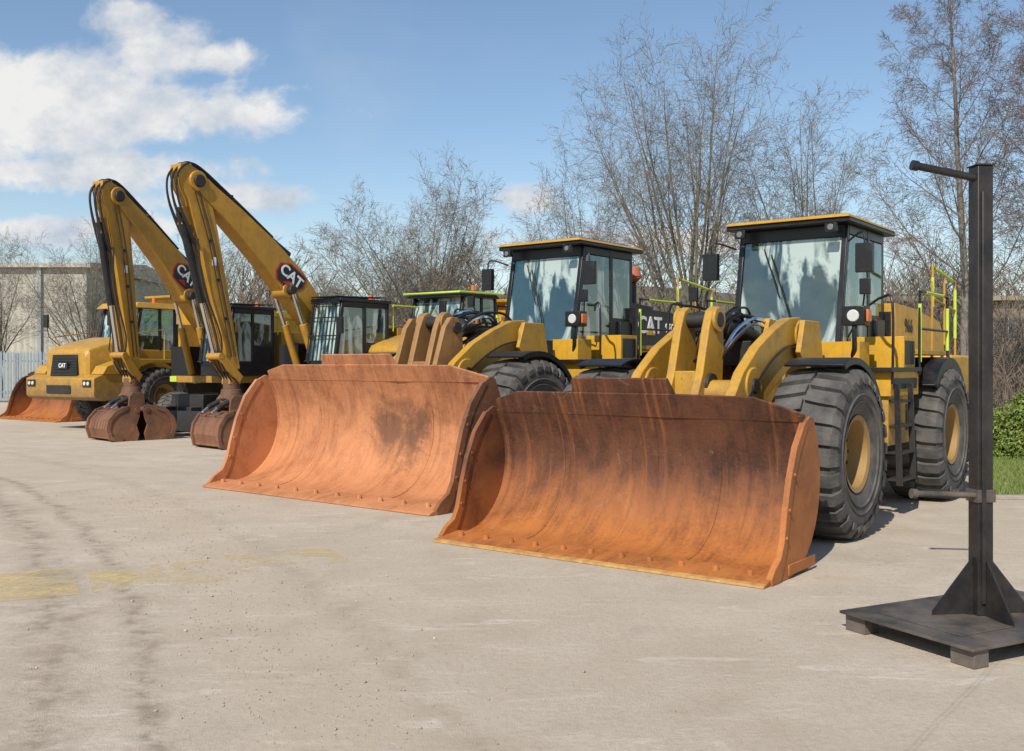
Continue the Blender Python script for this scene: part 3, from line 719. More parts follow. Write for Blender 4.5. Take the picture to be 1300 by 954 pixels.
    m.cyl((-.22,b.x,b.y),(.22,b.x,b.y),.07); m.box(-.14,.14,S1.x-.14,S1.x+.14,S1.y-.18,S1.y-.02)
    make('link',m,[YELE],root,.008)
    for k in range(8):
        m=MB()
        x=-.19+k*.054; o=.03*(k%3)
        q0=cl(.62)+nv*.36; q1=cl(.78)+nv*.31; q2=cl(.90)+nv*(.26+o)
        m.tube([(x,q0.x,q0.y),(x,q1.x,q1.y),(x,q2.x,q2.y),(x,B.x+.04,B.y+.25+o),(x,B.x-.26,B.y+.28+o),(x,B.x-.46-o,B.y+.02),(x,B.x-.40-o,B.y-.5),(x,P.x+ds.x*1.2+ns.x*.34,P.y+ds.y*1.2+ns.y*.34)],.020,6,0,5)
        make('hydraulic_hose',m,[HOSE],root)
    def sp(t,o): c=P+(S1-P)*t+ns*o; return (c.x,c.y)
    for k in range(4):
        m=MB(); x=-.22+k*.147
        m.tube([(x,*sp(.28,.30)),(x,*sp(.5,.27+.04*k)),(x,*sp(.78,.22)),(x*.8,*sp(.92,.30)),(x*.5,.05,1.25)],.018,6,0,4)
        make('hydraulic_hose',m,[HOSE],root)
    for k in range(2):
        m=MB(); o=.04-.10*k
        m.tube([(.21,*sp(.05,o+.1)),(.20,*sp(.3,o)),(.20,*sp(.6,o)),(.20,*sp(.9,o))],.013,6,0,3)
        make('steel_pipe',m,[STEEL],root)
    pitch=math.atan2(dv.y,-dv.x)*.80
    c=cl(tb)+nv*.03
    bp=[(-.40,.10),(-.16,.26),(.36,.26),(.40,.02),(.20,-.26),(-.30,-.26),(-.40,-.12)]
    n=len(bp)
    def badge(sc,x,mat,nm,par):
        M=Mside(x,c.x,c.y,pitch); m=MB()
        vs=[M@Vector((a_*sc,b_*sc,z)) for z in(0,.006) for a_,b_ in bp]
        m.add(vs,[tuple(range(n)),tuple(range(n,2*n))]+[(i,(i+1)%n,n+(i+1)%n,n+i) for i in range(n)])
        return make(nm,m,[mat],par)
    bd=badge(1.04,.213,RED,'badge_border',boom); badge(.93,.2195,LETB,'maker_badge',bd)
    lettering('maker_lettering','CAT',.34,Mside(.232,c.x,c.y,pitch)@Matrix.Translation((0,.03,0)),WHITE,bd,.02,.004)
    m=MB(); M=Mside(.232,c.x,c.y,pitch); m.add([M@Vector(p) for p in((-.14,-.21,0),(.14,-.21,0),(.0,-.10,0))],[(0,1,2)]); make('maker_triangle',m,[RED],bd,0,0,False)
    t_=P+(S1-P)*.40
    m=MB(); m.box(.193,.196,t_.x-.05,t_.x+.05,t_.y-.10,t_.y+.07,0); make('warning_label',m,[WHITE],root)
    grapple(root,Matrix.Translation((0,.02,0))@Matrix.Rotation(garot,4,'Z'),gopen,RUSTG,gap)
    return root
excavator((-5.90,20.86,0),heading(37.3),'yellow wheeled excavator with folded boom and rusty clamshell grapple',rad(-8),.74,-.92,5.42,.45,.0)
excavator((-8.85,23.1,0),heading(29),'yellow wheeled excavator with wide clamshell grapple beside dump truck',rad(-16),.98,-.50,5.55,.50,.012)

# ------------------------------------------------------------ articulated dump truck
def dumper(loc,rz,label,hiv):
    Y_=BLK if hiv else YELD
    YB=YELD
    root=empty('articulated_dump_truck',loc,rz,1,label=label,cat='dump truck',group='articulated dump trucks')
    m=MB()
    sec=[(-.04,.82,1.40,2.04),(.04,.88,1.40,2.16),(.5,.92,1.40,2.30),(.9,.93,1.40,2.40),(1.38,.94,1.40,2.50)]
    def ring(y,w,zb,zt): return [(-w,y,zb),(-w,y,zt-.12),(-w*.96,y,zt-.03),(-w*.88,y,zt),(w*.88,y,zt),(w*.96,y,zt-.03),(w,y,zt-.12),(w,y,zb)]
    vs=[];fs=[]
    for s_ in sec: vs+=ring(*s_)
    for i in range(4):
        for j in range(8): fs.append((i*8+j,i*8+(j+1)%8,(i+1)*8+(j+1)%8,(i+1)*8+j))
    fs.append(tuple(range(8))); fs.append(tuple(range(32,40))); m.add(vs,fs)
    make('hood',m,[YB],root,.012,30)
    m=MB(); m.hexa([(-.56,-.12,1.40),(.56,-.12,1.40),(.56,-.04,1.40),(-.56,-.04,1.40)],[(-.50,-.08,2.00),(.50,-.08,2.00),(.50,.02,2.00),(-.50,.02,2.00)])
    for k in range(7): m.box(-.46,.46,-.140+k*.005,-.10+k*.005,1.46+k*.072,1.478+k*.072,1)
    gr=make('grille',m,[BLK,STEEL],root,.01)
    m=MB(); m.box(-.20,.20,-.146,-.115,1.62,1.80); make('emblem_plate',m,[LETB],gr,.004)
    lettering('maker_lettering','CAT',.15,Mfront(0,-.152,1.71),WHITE,gr,.02,.003)
    m=MB(); m.prism([(-.20,.88),(-.24,.95),(-.24,1.38),(.0,1.48),(.9,1.48),(.9,1.1),(.5,.85),(.1,.80)],-1.42,1.42)
    m.box(-.5,.5,-.275,-.243,.98,1.2,1)
    make('bumper',m,[YB,BLK],root,.018)
    for sg in(-1,1):
        m=MB(); x=sg*1.16; m.box(x-.16,x+.16,-.27,-.243,1.16,1.34,0)
        for d in(-.07,.07): m.cyl((x+d,-.265,1.25),(x+d,-.285,1.25),.05,n=14,m=1)
        make('headlight',m,[BLK,LAMP],root,.006)
        m=MB(); a,b=sorted((sg*.98,sg*1.45))
        m.prism([(.0,1.49),(.14,1.70),(.8,1.90),(2.4,1.88),(2.9,1.6),(3.1,1.2),(3.0,1.2),(2.8,1.55),(2.35,1.78),(1.45,1.78),(.95,1.60),(.9,1.49)],a,b)
        make('fender',m,[YB],root,.015)
        m=MB(); x=sg*1.35
        m.tube([(sg*.9,.6,2.1),(sg*1.3,.35,2.5),(x,.3,2.9)],.016,6); m.box(x-.09,x+.09,.27,.33,2.75,3.1)
        make('mirror',m,[BLK],root,.015)
        m=MB(); m.tube([(sg*1.38,.6,1.86),(sg*1.38,.6,2.5),(sg*1.38,2.0,2.7),(sg*1.38,2.0,1.88)],.016,6)
        make('handrail',m,[YB],root)
    for y in(2.0,6.0,7.75):
        for sg in(-1,1): wheel(root,(sg*1.16,y,.83),.84,.6,.37,sg,26)
    m=MB(); m.box(-.35,.35,.9,9.0,.75,1.2); m.cyl((-1,2,.83),(1,2,.83),.15); m.cyl((-1,6,.83),(1,6,.83),.15); m.cyl((-1,7.75,.83),(1,7.75,.83),.15)
    make('chassis',m,[STEEL],root,.01)
    m=MB(); m.box(-.85,.85,3.0,3.7,1.4,2.9); m.box(-.9,.9,2.9,3.75,1.2,1.42)
    make('tank_housing',m,[YB],root,.02)
    m=MB(); m.box(-.78,.78,2.05,3.55,1.5,2.15,1)
    for x in(-.74,.74):
        m.hexa([(x-.04,2.05,2.1),(x+.04,2.05,2.1),(x+.04,2.13,2.1),(x-.04,2.13,2.1)],[(x-.04,2.3,3.3),(x+.04,2.3,3.3),(x+.04,2.38,3.3),(x-.04,2.38,3.3)])
        m.box(x-.04,x+.04,2.95,3.03,2.1,3.3);m.box(x-.04,x+.04,3.47,3.55,2.1,3.3)
    cab=make('cab',m,[BLK,Y_],root,.012)
    cab.location=(0,-.62,0)
    m=MB(); m.hexa([(-.85,2.1,3.3),(.85,2.1,3.3),(.85,3.6,3.3),(-.85,3.6,3.3)],[(-.76,2.25,3.46),(.76,2.25,3.46),(.76,3.5,3.46),(-.76,3.5,3.46)])
    make('roof',m,[Y_],cab,.02)
    if hiv:
        m=MB(); m.tube([(-.86,3.7,3.42),(-.86,2.07,3.40),(.86,2.07,3.40),(.86,3.7,3.42)],.025,6); make('high_visibility_rail',m,[HIV],cab)
        m=MB(); m.tube([(.9,3.7,2.0),(1.35,3.75,2.1),(1.35,3.75,3.1),(.9,3.75,3.15)],.02,6); make('high_visibility_rail',m,[HIV],cab)
    def pane(nm,pts):
        mm=MB(); a=Vector(pts[0]);b=Vector(pts[1]);c=Vector(pts[3]); nn=(b-a).cross(c-a).normalized()*.006
        mm.hexa([Vector(p) for p in pts],[Vector(p)+nn for p in pts]); return make(nm,mm,[GLASS],cab)
    pane('windscreen',[(-.70,2.1,2.15),(.70,2.1,2.15),(.70,2.34,3.28),(-.70,2.34,3.28)])
    for x in(-.75,.75):
        pane('side_window',[(x,2.18,2.15),(x,2.93,2.15),(x,2.93,3.28),(x,2.42,3.28)]); pane('side_window',[(x,3.05,2.15),(x,3.45,2.15),(x,3.45,3.28),(x,3.05,3.28)])
    m=MB(); m.box(-.25,.25,2.9,3.3,2.0,2.3); m.box(-.22,.22,3.3,3.42,2.3,3.0); make('seat',m,[SEAT],cab,.03)
    m=MB(); m.cyl((.5,3.0,3.47),(.5,3.0,3.62),.06,.05); make('beacon',m,[AMB],cab)
    m=MB(); ht=.35 if not hiv else -.1
    for x in(-1,1):
        a,b=sorted((x*1.38,x*1.44))
        m.prism([(3.95,1.75),(4.3,1.5),(8.2,1.55),(9.6,2.3),(9.65,2.55),(8.6,2.85+ht),(4.2,3.15+ht),(3.75,3.1+ht)],a,b)
        a,b=sorted((x*1.44,x*1.50))
        for y in(4.6,5.6,6.6,7.6,8.5): m.box(a,b,y,y+.12,1.6,2.75+ht)
        m.prism([(3.75,3.1+ht),(4.2,3.15+ht),(8.6,2.85+ht),(8.6,2.72+ht),(4.2,3.0+ht),(3.75,2.98+ht)],a,b)
    m.prism([(3.95,1.72),(4.02,1.72),(3.84,3.40+ht),(3.55,3.45+ht),(3.57,3.38+ht),(3.76,3.34+ht)],-1.38,1.38)
    m.prism([(3.97,1.72),(4.3,1.48),(8.2,1.53),(9.6,2.28),(9.6,2.34),(8.2,1.6),(4.3,1.56)],-1.38,1.38)
    make('dump_body',m,[YEL],root,.012)
    return root
dumper((-11.75,26.3,0),heading(31),'yellow articulated dump truck with black grille beside the excavators',False)
dumper((-2.75,22.0,0),heading(37),'yellow dump truck with black cab and bright green roof rail',True)

# ------------------------------------------------------------ steel stand
def stand():
    root=empty('steel_stand',(2.98,6.33,0),0,1,label='black steel stand with tall square post and side arm',cat='steel stand')
    e1=Vector((.45,-.89,0)).normalized(); e2=Vector((.89,.45,0)).normalized()
    Rm=Matrix((( e2.x,-e1.x,0),(e2.y,-e1.y,0),(0,0,1)))
    BP=simple('worn_black_steel',(.012,.012,.013),.45,.1,.4,5,(.040,.033,.028),.15,30)
    BP2=simple('scuffed_plate',(.035,.032,.030),.55,.1,.4,3,(.15,.12,.095),.2,25)
    FT=simple('weathered_channel',(.16,.135,.11),.7,.1,.4,6,(.09,.07,.055),.2,25)
    m=MB()
    m.obox((.05,0,.115),(1.55,1.0,.018),Rm,0)
    for xx in(-.68,0,.68):
        for yy in(-.40,.40):
            p=Rm@Vector((xx,yy,0)); m.obox((p.x+.05,p.y,.053),(.12,.16,.102),Rm,1)
    for yy in(-.30,.30):
        p=Rm@Vector((0,yy,0)); m.obox((p.x+.05,p.y,.085),(1.30,.05,.04),Rm,1)
    q=Rm@Vector((-.38,.02,0)); m.obox((q.x+.05,q.y,.127),(.46,.62,.006),Rm,0)
    make('base_plate',m,[BP2,FT],root,.003)
    m=MB(); Rp=Matrix.Rotation(rad(8),3,'Z')
    m.obox((0,0,.125+1.42),(.105,.105,2.84),Rp,0); m.obox((0,0,2.971),(.12,.12,.01),Rp,0)
    m.obox((-.01,-.062,1.5),(.028,.02,2.6),Rp,0)
    make('post',m,[BP],root,.006)
    for k,dr in enumerate((Vector((1,0,0)),Vector((-1,0,0)),Vector((0,-1,0)),Vector((0,1,0)))):
        m=MB(); d=Rp@dr; n=Vector((-d.y,d.x,0))*.006; p0=d*.055; p1=d*.33
        tri=[(p0.x,p0.y,.127),(p1.x,p1.y,.127),(p1.x,p1.y,.155),(p0.x,p0.y,.49)]
        m.hexa([Vector(t)-n for t in tri],[Vector(t)+n for t in tri]); make('gusset',m,[BP],root)
    m=MB(); m.tube([(.03,-.01,2.88),(-.44,-.05,2.965)],.024,12); m.cyl((-.42,-.048,2.961),(-.46,-.052,2.968),.032,n=12)
    make('arm',m,[BP],root)
    m=MB(); m.tube([(.02,-.03,.88),(-.46,-.08,.90)],.020,12); m.cyl((-.44,-.078,.898),(-.475,-.082,.901),.031,n=12); m.obox((0,0,.88),(.125,.125,.08),Rp)
    make('peg',m,[BP2],root)
    return root
stand()

# ------------------------------------------------------------ trees
def seg_arrays(S):
    P0=np.array([s[0] for s in S]);P1=np.array([s[1] for s in S]);r0=np.array([s[2] for s in S]);r1=np.array([s[3] for s in S])
    D=P1-P0; L=np.linalg.norm(D,axis=1)[:,None]+1e-9; D=D/L
    up=np.where(np.abs(D[:,2:3])>.9,np.array([[1.,0,0]]),np.array([[0,0,1.]]))
    A=np.cross(D,up); A/=np.linalg.norm(A,axis=1)[:,None]; B=np.cross(D,A)
    return P0,P1,r0,r1,A,B
def seg_mesh(S,n):
    P0,P1,r0,r1,A,B=seg_arrays(S)
    V=np.zeros((len(S),2*n,3))
    for k in range(n):
        t=2*math.pi*k/n; o=A*math.cos(t)+B*math.sin(t)
        V[:,k]=P0+o*r0[:,None]; V[:,n+k]=P1+o*r1[:,None]
    base=(np.arange(len(S))*2*n)[:,None]
    F=np.concatenate([base+np.array([[k,(k+1)%n,n+(k+1)%n,n+k]]) for k in range(n)],0)
    return V.reshape(-1,3),F
def ribbons(S,seed=0):
    P0,P1,r0,r1,A,B=seg_arrays(S); t=np.random.default_rng(seed).uniform(0,6.28,len(S))[:,None]
    o=A*np.cos(t)+B*np.sin(t)
    V=np.stack([P0-o*r0[:,None],P0+o*r0[:,None],P1+o*r1[:,None],P1-o*r1[:,None]],1).reshape(-1,3)
    return V,(np.arange(len(S))*4)[:,None]+np.array([[0,1,2,3]])
def join(*VF):
    Vs=[];Fs=[];o=0
    for V,F in VF: Vs.append(V);Fs.append(F+o);o+=len(V)
    return np.concatenate(Vs),np.concatenate(Fs)
def grow(rg,p,d,L,r,lv,out,PR):
    nseg=PR['seg'][lv]; st=L/nseg; pts=[(p.copy(),d.copy(),r)]
    tip=PR['tip'][lv]
    for i in range(nseg):
        w=PR['wob'][lv]
        d=(d+Vector((rg.gauss(0,w),rg.gauss(0,w),rg.gauss(0,w)+PR['up'][lv]))).normalized()
        q=p+d*st; ra=r*(1-(1-tip)*i/nseg); rb=r*(1-(1-tip)*(i+1)/nseg)
        out[lv].append((tuple(p),tuple(q),ra,rb)); p=q; pts.append((p.copy(),d.copy(),rb))
    if lv+1>=len(PR['seg']): return
    nc=PR['n'][lv]
    for k in range(nc):
        t=PR['t0'][lv]+(1-PR['t0'][lv])*((k+rg.random())/nc)
        x=t*nseg; i=min(int(x),nseg-1); f=x-i
        pp=pts[i][0].lerp(pts[i+1][0],f); dd=pts[i+1][1]; rr=pts[i][2]*(1-f)+pts[i+1][2]*f
        a0,a1=PR['ang'][lv]; fa=rg.random() if lv else ((k*0.618)%1)**PR['pw']; ang=rad(a0+(a1-a0)*fa); az=rg.random()*2*math.pi if lv else (k*2.4+rg.random()*.5)
        o=dd.orthogonal().normalized(); o=Matrix.Rotation(az,3,dd)@o
        nd=(dd*math.cos(ang)+o*math.sin(ang)).normalized()
        Lc=PR['len'][lv]*L*rg.uniform(.88,1.08)
        if lv: Lc*=(1-.42*t)
        elif PR['kind']=='broad': Lc*=(1-PR['flat']*fa)
        else: Lc*=(1.15-.85*t)
        grow(rg,pp,nd,Lc,max(rr*PR['rr'][lv],PR['rmin']),lv+1,out,PR)
def tree(loc,H,spread,seed,kind='broad',label='',flat=.2,group='bare winter trees behind the machines',dens=1.0,pw=.7,nl=17):
    rg=random.Random(seed)
    if kind=='broad':
        PR=dict(kind=kind,flat=flat,pw=pw,seg=[4,8,5,3,2],tip=[.8,.12,.22,.35,.5],wob=[.03,.045,.09,.12,.14],up=[.05,.02,.02,.02,.01],
            n=[nl,12,8,int(7*dens)],t0=[.28,.20,.12,.10],ang=[(spread*.05,spread),(26,52),(30,60),(28,62)],len=[2.75,.42,.50,.56],rr=[.34,.40,.5,.6],rmin=.0062)
        L0=H*.245
    else:
        PR=dict(kind=kind,flat=0,pw=1,seg=[10,6,4,3,3],tip=[.10,.2,.3,.4,.5],wob=[.03,.07,.11,.13,.10],up=[.03,.07,-.02,-.08,-.14],
            n=[32,11,8,6],t0=[.15,.15,.12,.10],ang=[(spread*.6,spread),(22,45),(30,55),(25,55)],len=[.34,.42,.6,.75],rr=[.30,.5,.55,.6],rmin=.0062)
        L0=H*.97
    out=[[] for _ in range(5)]
    root=empty('tree',loc,0,1,label=label,cat='tree',group=group)
    grow(rg,Vector((0,0,-.1)),Vector((0,0,1)),L0,H*.0155 if kind=='broad' else H*.0105,0,out,PR)
    V,F=seg_mesh(out[0]+out[1],7)
    npmesh('trunk',V,F,[BIRCHB if kind=='birch' else BARK],root,True)
    V,F=join(seg_mesh(out[2],3),ribbons(out[3]+out[4],seed))
    npmesh('crown',V,F,[TWIGR if kind=='birch' else TWIG],root)
    return root
B_='bare broad-crowned tree with dense fine twigs behind the machines'
tree((6.6,36,0),15.2,30,11,'broad','tall bare tree with upright branches behind the loaders',.12,nl=18)
tree((2.9,40,0),10.6,36,12,'broad',B_,.15,nl=14)
tree((11.6,38,0),12.8,30,13,'broad',B_,.12,nl=14)
tree((-3.4,38,0),10.1,54,14,'broad','rounded bare tree standing alone behind the excavators',.14,pw=.75,nl=26)
tree((15.0,33,0),15.5,52,15,'birch','slender bare birch with drooping twigs')
tree((18.2,31,0),16,55,17,'birch','slender bare birch with drooping twigs')
tree((-21.3,50,0),10.4,48,18,'broad','bare tree beside the pale warehouse',.2,dens=.85)
tree((-27.2,53,0),10.4,40,19,'broad','slender bare tree in front of the warehouse',.2,dens=.75,nl=12)
tree((-16.8,54,0),11.0,48,20,'broad','bare tree behind the excavator booms',.2,dens=.85)
tree((-11.5,58,0),8.6,54,21,'broad','bare tree behind the excavator booms',.2,dens=.75)
def thicket(name,label,n,xr,yr,hr,seed,rt,mat,tw=9):
    rg=random.Random(seed); S=[];T=[]
    for i in range(n):
        x=rg.uniform(*xr); y=rg.uniform(*yr); h=rg.uniform(*hr)*(.8+.2*math.sin(x*.35+seed)+.12*math.sin(x*1.1))
        p=Vector((x,y,0)); d=Vector((rg.gauss(0,.12),rg.gauss(0,.12),1)).normalized(); pts=[p]
        for k in range(4):
            q=p+d*h/4; S.append((tuple(p),tuple(q),rt*(2.6-k*.5),rt*(2.1-k*.5))); p=q; pts.append(p)
            d=(d+Vector((rg.gauss(0,.12),rg.gauss(0,.12),.05))).normalized()
        for k in range(tw):
            t=rg.uniform(.5,3.99); i0=int(t); b=pts[i0].lerp(pts[i0+1],t-i0)
            az=rg.random()*6.283; l=h*rg.uniform(.15,.32)
            dd=Vector((math.cos(az)*.7,math.sin(az)*.7,rg.uniform(.5,1.1))).normalized()
            e=b+dd*l; T.append((tuple(b),tuple(e),rt,rt*.5))
            for _ in range(4):
                f=b.lerp(e,rg.uniform(.3,.9)); d3=(dd+Vector((rg.gauss(0,.5),rg.gauss(0,.5),rg.gauss(.2,.3)))).normalized()
                T.append((tuple(f),tuple(f+d3*l*.5),rt*.6,rt*.35))
    V,F=join(seg_mesh(S,3),ribbons(T,seed)); o=npmesh(name,V,F,[mat]); o['label']=label; o['category']='bushes'; o['kind']='stuff'; return o
thicket('thicket','bare brown scrub filling the gap behind the machines',640,(-19,30),(44,52),(3.2,5.0),3,.015,TWIG)
thicket('woodland','distant bare brown woodland on the skyline',1500,(-30,75),(88,125),(8,12.5),4,.05,TWIGF,8)
thicket('undergrowth','low brown scrub at the edge of the yard',420,(10,24),(26,38),(1.4,3.4),5,.013,TWIGR)
thicket('hedgerow','tall bare brown hedgerow hiding the office building',360,(15,34),(40,50),(4.5,6.5),8,.016,TWIG)

def leafball(name,loc,rx,ry,rz_,n,seed,mat,label,cat):
    rng=np.random.default_rng(seed)
    u=rng.normal(size=(n,3)); u/=np.linalg.norm(u,axis=1)[:,None]; u[:,2]=np.abs(u[:,2])
    r=rng.uniform(.78,1.03,n)+.07*np.sin(u[:,0]*7+seed)+.06*np.sin(u[:,1]*9+u[:,2]*6)
    C=u*np.array([rx,ry,rz_])*r[:,None]
    a=rng.normal(size=(n,3)); a/=np.linalg.norm(a,axis=1)[:,None]; b=np.cross(a,rng.normal(size=(n,3))); b/=np.linalg.norm(b,axis=1)[:,None]
    s=rng.uniform(.018,.04,n)[:,None]
    V=np.stack([C-a*s,C+b*s*.6,C+a*s,C-b*s*.6],1).reshape(-1,3); F=(np.arange(n)*4)[:,None]+np.array([[0,1,2,3]])
    root=empty(name,loc,0,1,label=label,cat=cat)
    npmesh('foliage',V,F,[mat],root)
    S=[]; rg=random.Random(seed)
    for k in range(40):
        az=rg.random()*6.28; S.append(((0,0,0),(math.cos(az)*rx*.7*rg.random(),math.sin(az)*ry*.7*rg.random(),rz_*rg.uniform(.5,.85)),.02,.008))
    V,F=seg_mesh(S,4); npmesh('stem',V,F,[BARK],root)
    return root
LEAF=simple('hedge_leaves',(.22,.27,.045),.6,0,.4,2,(.10,.145,.03))
leafball('bush',(9.9,18.4,0),1.25,1.0,1.22,30000,2,LEAF,'clipped rounded green bush on the grass verge','bush')
leafball('bush',(12.6,20.0,0),1.4,1.1,1.4,20000,4,LEAF,'clipped rounded green bush on the grass verge','bush')

# ------------------------------------------------------------ ground
def ground_mat():
    n=NT('dusty_concrete')
    big=n.noise(.22,6,.6,dist=.6); med=n.noise(1.3,8,.65); fine=n.noise(22,8,.8); vf=n.noise(120,3,.6)
    c=n.ramp(med,[(.30,(.46,.378,.285)),(.5,(.535,.45,.35)),(.72,(.60,.515,.41))])
    c=n.mix(n.ramp(big,[(.38,0.0),(.62,.55)]),c,(.45,.37,.28))
    c=n.mix(n.ramp(fine,[(.45,0.0),(.7,.5)]),c,(.33,.262,.195))
    c=n.mix(n.ramp(vf,[(.60,0.0),(.75,.6)]),c,(.62,.55,.45))
    sc=n.noise(2.2,8,.75,n.vec((.5,2.2,1)),dist=1.2)
    c=n.mix(n.ramp(sc,[(.56,0.0),(.67,.6)]),c,(.68,.61,.51))
    st=n.noise(.9,7,.7,dist=1)
    c=n.mix(n.ramp(st,[(.58,0.0),(.74,.45)]),c,(.30,.24,.18))
    sp=n.noise(3.4,9,.8,dist=.6)
    c=n.mix(n.ramp(sp,[(.64,0.0),(.72,.4)]),c,(.21,.17,.13))
    S=n.sep()
    def track(cx,cy,r,w,strength,c,warp,col=(.24,.185,.13)):
        dx=n.math('SUBTRACT',S[0],cx); dy=n.math('SUBTRACT',S[1],cy)
        d=n.math('SQRT',n.math('ADD',n.math('MULTIPLY',dx,dx),n.math('MULTIPLY',dy,dy)))
        d=n.math('ADD',d,n.math('MULTIPLY',n.math('SUBTRACT',med,.5),warp))
        e=n.math('DIVIDE',n.math('ABSOLUTE',n.math('SUBTRACT',d,r)),w)
        f=n.math('SUBTRACT',1.0,e,True); f=n.math('MULTIPLY',f,n.ramp(n.noise(5,6,.7),[(.40,.05),(.62,1.0)]))
        return n.mix(n.math('MULTIPLY',f,strength,True),c,col)
    c=track(-39,-10,39.6,.28,.75,c,.5); c=track(-39,-10,40.1,.13,.85,c,.5); c=track(-39,-10,41.4,.20,.4,c,.6); c=track(-39,-10,41.0,.6,.7,c,.8,(.52,.41,.29))
    c=track(-30,-22,45.2,.3,.22,c,.7); c=track(-30,-22,47.0,.3,.18,c,.7)
    for ax,k,o in((0,5.2,1.3),(1,6.0,2.2)):
        q=n.math('ADD',n.math('MULTIPLY',S[0],.79 if ax==0 else .612),n.math('MULTIPLY',S[1],-.612 if ax==0 else .79))
        q=n.math('ADD',q,n.math('MULTIPLY',n.math('SUBTRACT',med,.5),.05))
        q=n.math('ABSOLUTE',n.math('SUBTRACT',n.math('PINGPONG',n.math('ADD',q,o),k),.012))
        f=n.math('SUBTRACT',1.0,n.math('DIVIDE',q,.012),True)
        c=n.mix(n.math('MULTIPLY',f,.2),c,(.12,.10,.08))
    n.bump(n.math('ADD',fine,n.math('ADD',n.math('MULTIPLY',vf,.5),med)),.8,.014)
    return n.set(**{'Base Color':c,'Roughness':.92,'Specular IOR Level':.2})
GM=ground_mat()
m=MB(); m.add([(-450,-150,0),(450,-150,0),(450,700,0),(-450,700,0)],[(0,1,2,3)])
g=make('ground',m,[GM],None,0,0,False); g['kind']='structure'
def worn():
    n=NT('faded_yellow_paint')
    a=n.math('ADD',n.math('MULTIPLY',n.noise(2.2,8,.7,dist=.8),.75),n.math('MULTIPLY',n.noise(14,8,.8),.45))
    fade=n.math('MULTIPLY',n.math('ADD',n.sep()[0],4.2),-.035)
    a=n.math('ADD',a,fade)
    f=n.ramp(a,[(.50,0.0),(.68,.68)])
    tr=n.N('ShaderNodeBsdfTransparent'); mx=n.N('ShaderNodeMixShader'); n.L(f,mx.inputs[0]); n.L(tr.outputs[0],mx.inputs[1]); n.L(n.b.outputs[0],mx.inputs[2]); n.L(mx.outputs[0],n.out.inputs[0])
    return n.set(**{'Base Color':(.66,.50,.22),'Roughness':.9})
WM=worn()
dx=Vector((1.7,.86,0)).normalized(); dy=Vector((-dx.y,dx.x,0))
m=MB()
for cx,cy,w,h in((-3.95,7.65,1.1,1.1),(-2.90,8.1,1.0,.95),(-2.0,8.8,.95,.8)):
    c=Vector((cx,cy,.004)); m.add([c-dx*w/2-dy*h/2,c+dx*w/2-dy*h/2,c+dx*w/2+dy*h/2,c-dx*w/2+dy*h/2],[(0,1,2,3)])
o=make('road_marking',m,[WM],None,0,0,False); o['kind']='structure'
n_=NT('grass_soil'); cc=n_.ramp(n_.noise(3,8,.7),[(.35,(.13,.14,.035)),(.55,(.17,.21,.045)),(.7,(.21,.24,.07))]); GR=n_.set(**{'Base Color':cc,'Roughness':.95})
verge=[(5.98,12.75),(14,12.3),(60,14),(60,120),(-60,120),(-60,60),(-20,60),(4,40),(4.6,22),(8.05,17.2)]
m=MB(); m.add([(x,y,.02) for x,y in verge],[tuple(range(len(verge)))]); o=make('grass_verge',m,[GR],None,0,0,False); o['kind']='structure'
KB=simple('kerb_stone',(.38,.34,.29),.9,0,.3,8,None,.3)
m=MB()
for (a,b) in(((5.98,12.75),(14,12.3)),((5.98,12.75),(8.05,17.2)),((8.05,17.2),(4.6,22))):
    a=Vector((*a,0));b=Vector((*b,0)); d=(b-a).normalized(); L=(b-a).length; nk=int(L/.9); nn=Vector((-d.y,d.x,0))*.06
    for k in range(nk):
        p=a+d*(k*L/nk+.006); q=a+d*((k+1)*L/nk-.006)
        m.hexa([p-nn,q-nn,q+nn,p+nn],[x+Vector((0,0,.05)) for x in(p-nn,q-nn,q+nn,p+nn)])
o=make('kerb',m,[KB],None,.008,0); o['kind']='structure'
rng=np.random.default_rng(5)
N=70000; px=rng.uniform(6.0,15,N*2); py=rng.uniform(12.5,24,N*2)
ok=(py>12.82-(px-5.98)*.05)&((py-12.75)<(px-5.98)*2.15-.15); P=np.stack([px[ok],py[ok]],1)[:N]; n=len(P)
h=rng.uniform(.03,.10,n); az=rng.uniform(0,6.28,n); w=.006; lean=rng.normal(0,.03,(n,2))
a=np.stack([P[:,0]-w*np.cos(az),P[:,1]-w*np.sin(az),np.full(n,.018)],1); b=np.stack([P[:,0]+w*np.cos(az),P[:,1]+w*np.sin(az),np.full(n,.018)],1)
c=np.stack([P[:,0]+lean[:,0],P[:,1]+lean[:,1],.02+h],1)
GRB=simple('grass_blades',(.20,.27,.05),.7,0,.4,3,(.14,.17,.05))
o=npmesh('grass',np.stack([a,b,c],1).reshape(-1,3),np.arange(3*n).reshape(-1,3),[GRB]); o['kind']='stuff'; o['label']='short mown grass on the verge'; o['category']='grass'
N=8000
cx=rng.uniform(-9,8,N); cy=3.6+rng.gamma(2.2,2.4,N)
ang=rng.uniform(0,6.28,N); k=int(N*.6)
rr_=rng.normal(40.9,.45,k); th=rng.uniform(.30,.62,k); cx[:k]=-39+rr_*np.cos(th); cy[:k]=-10+rr_*np.sin(th)
s=rng.gamma(1.5,.0016,N)+.002
base=np.array([(1,0,0),(0,1,0),(-1,0,0),(0,-1,0),(0,0,.8),(0,0,-.8)])
V=base[None]*s[:,None,None]*rng.uniform(.6,1.3,(N,6,1)); ca,sa=np.cos(ang),np.sin(ang)
V=np.stack([V[...,0]*ca[:,None]-V[...,1]*sa[:,None]+cx[:,None],V[...,0]*sa[:,None]+V[...,1]*ca[:,None]+cy[:,None],V[...,2]+s[:,None]*.4],-1).reshape(-1,3)
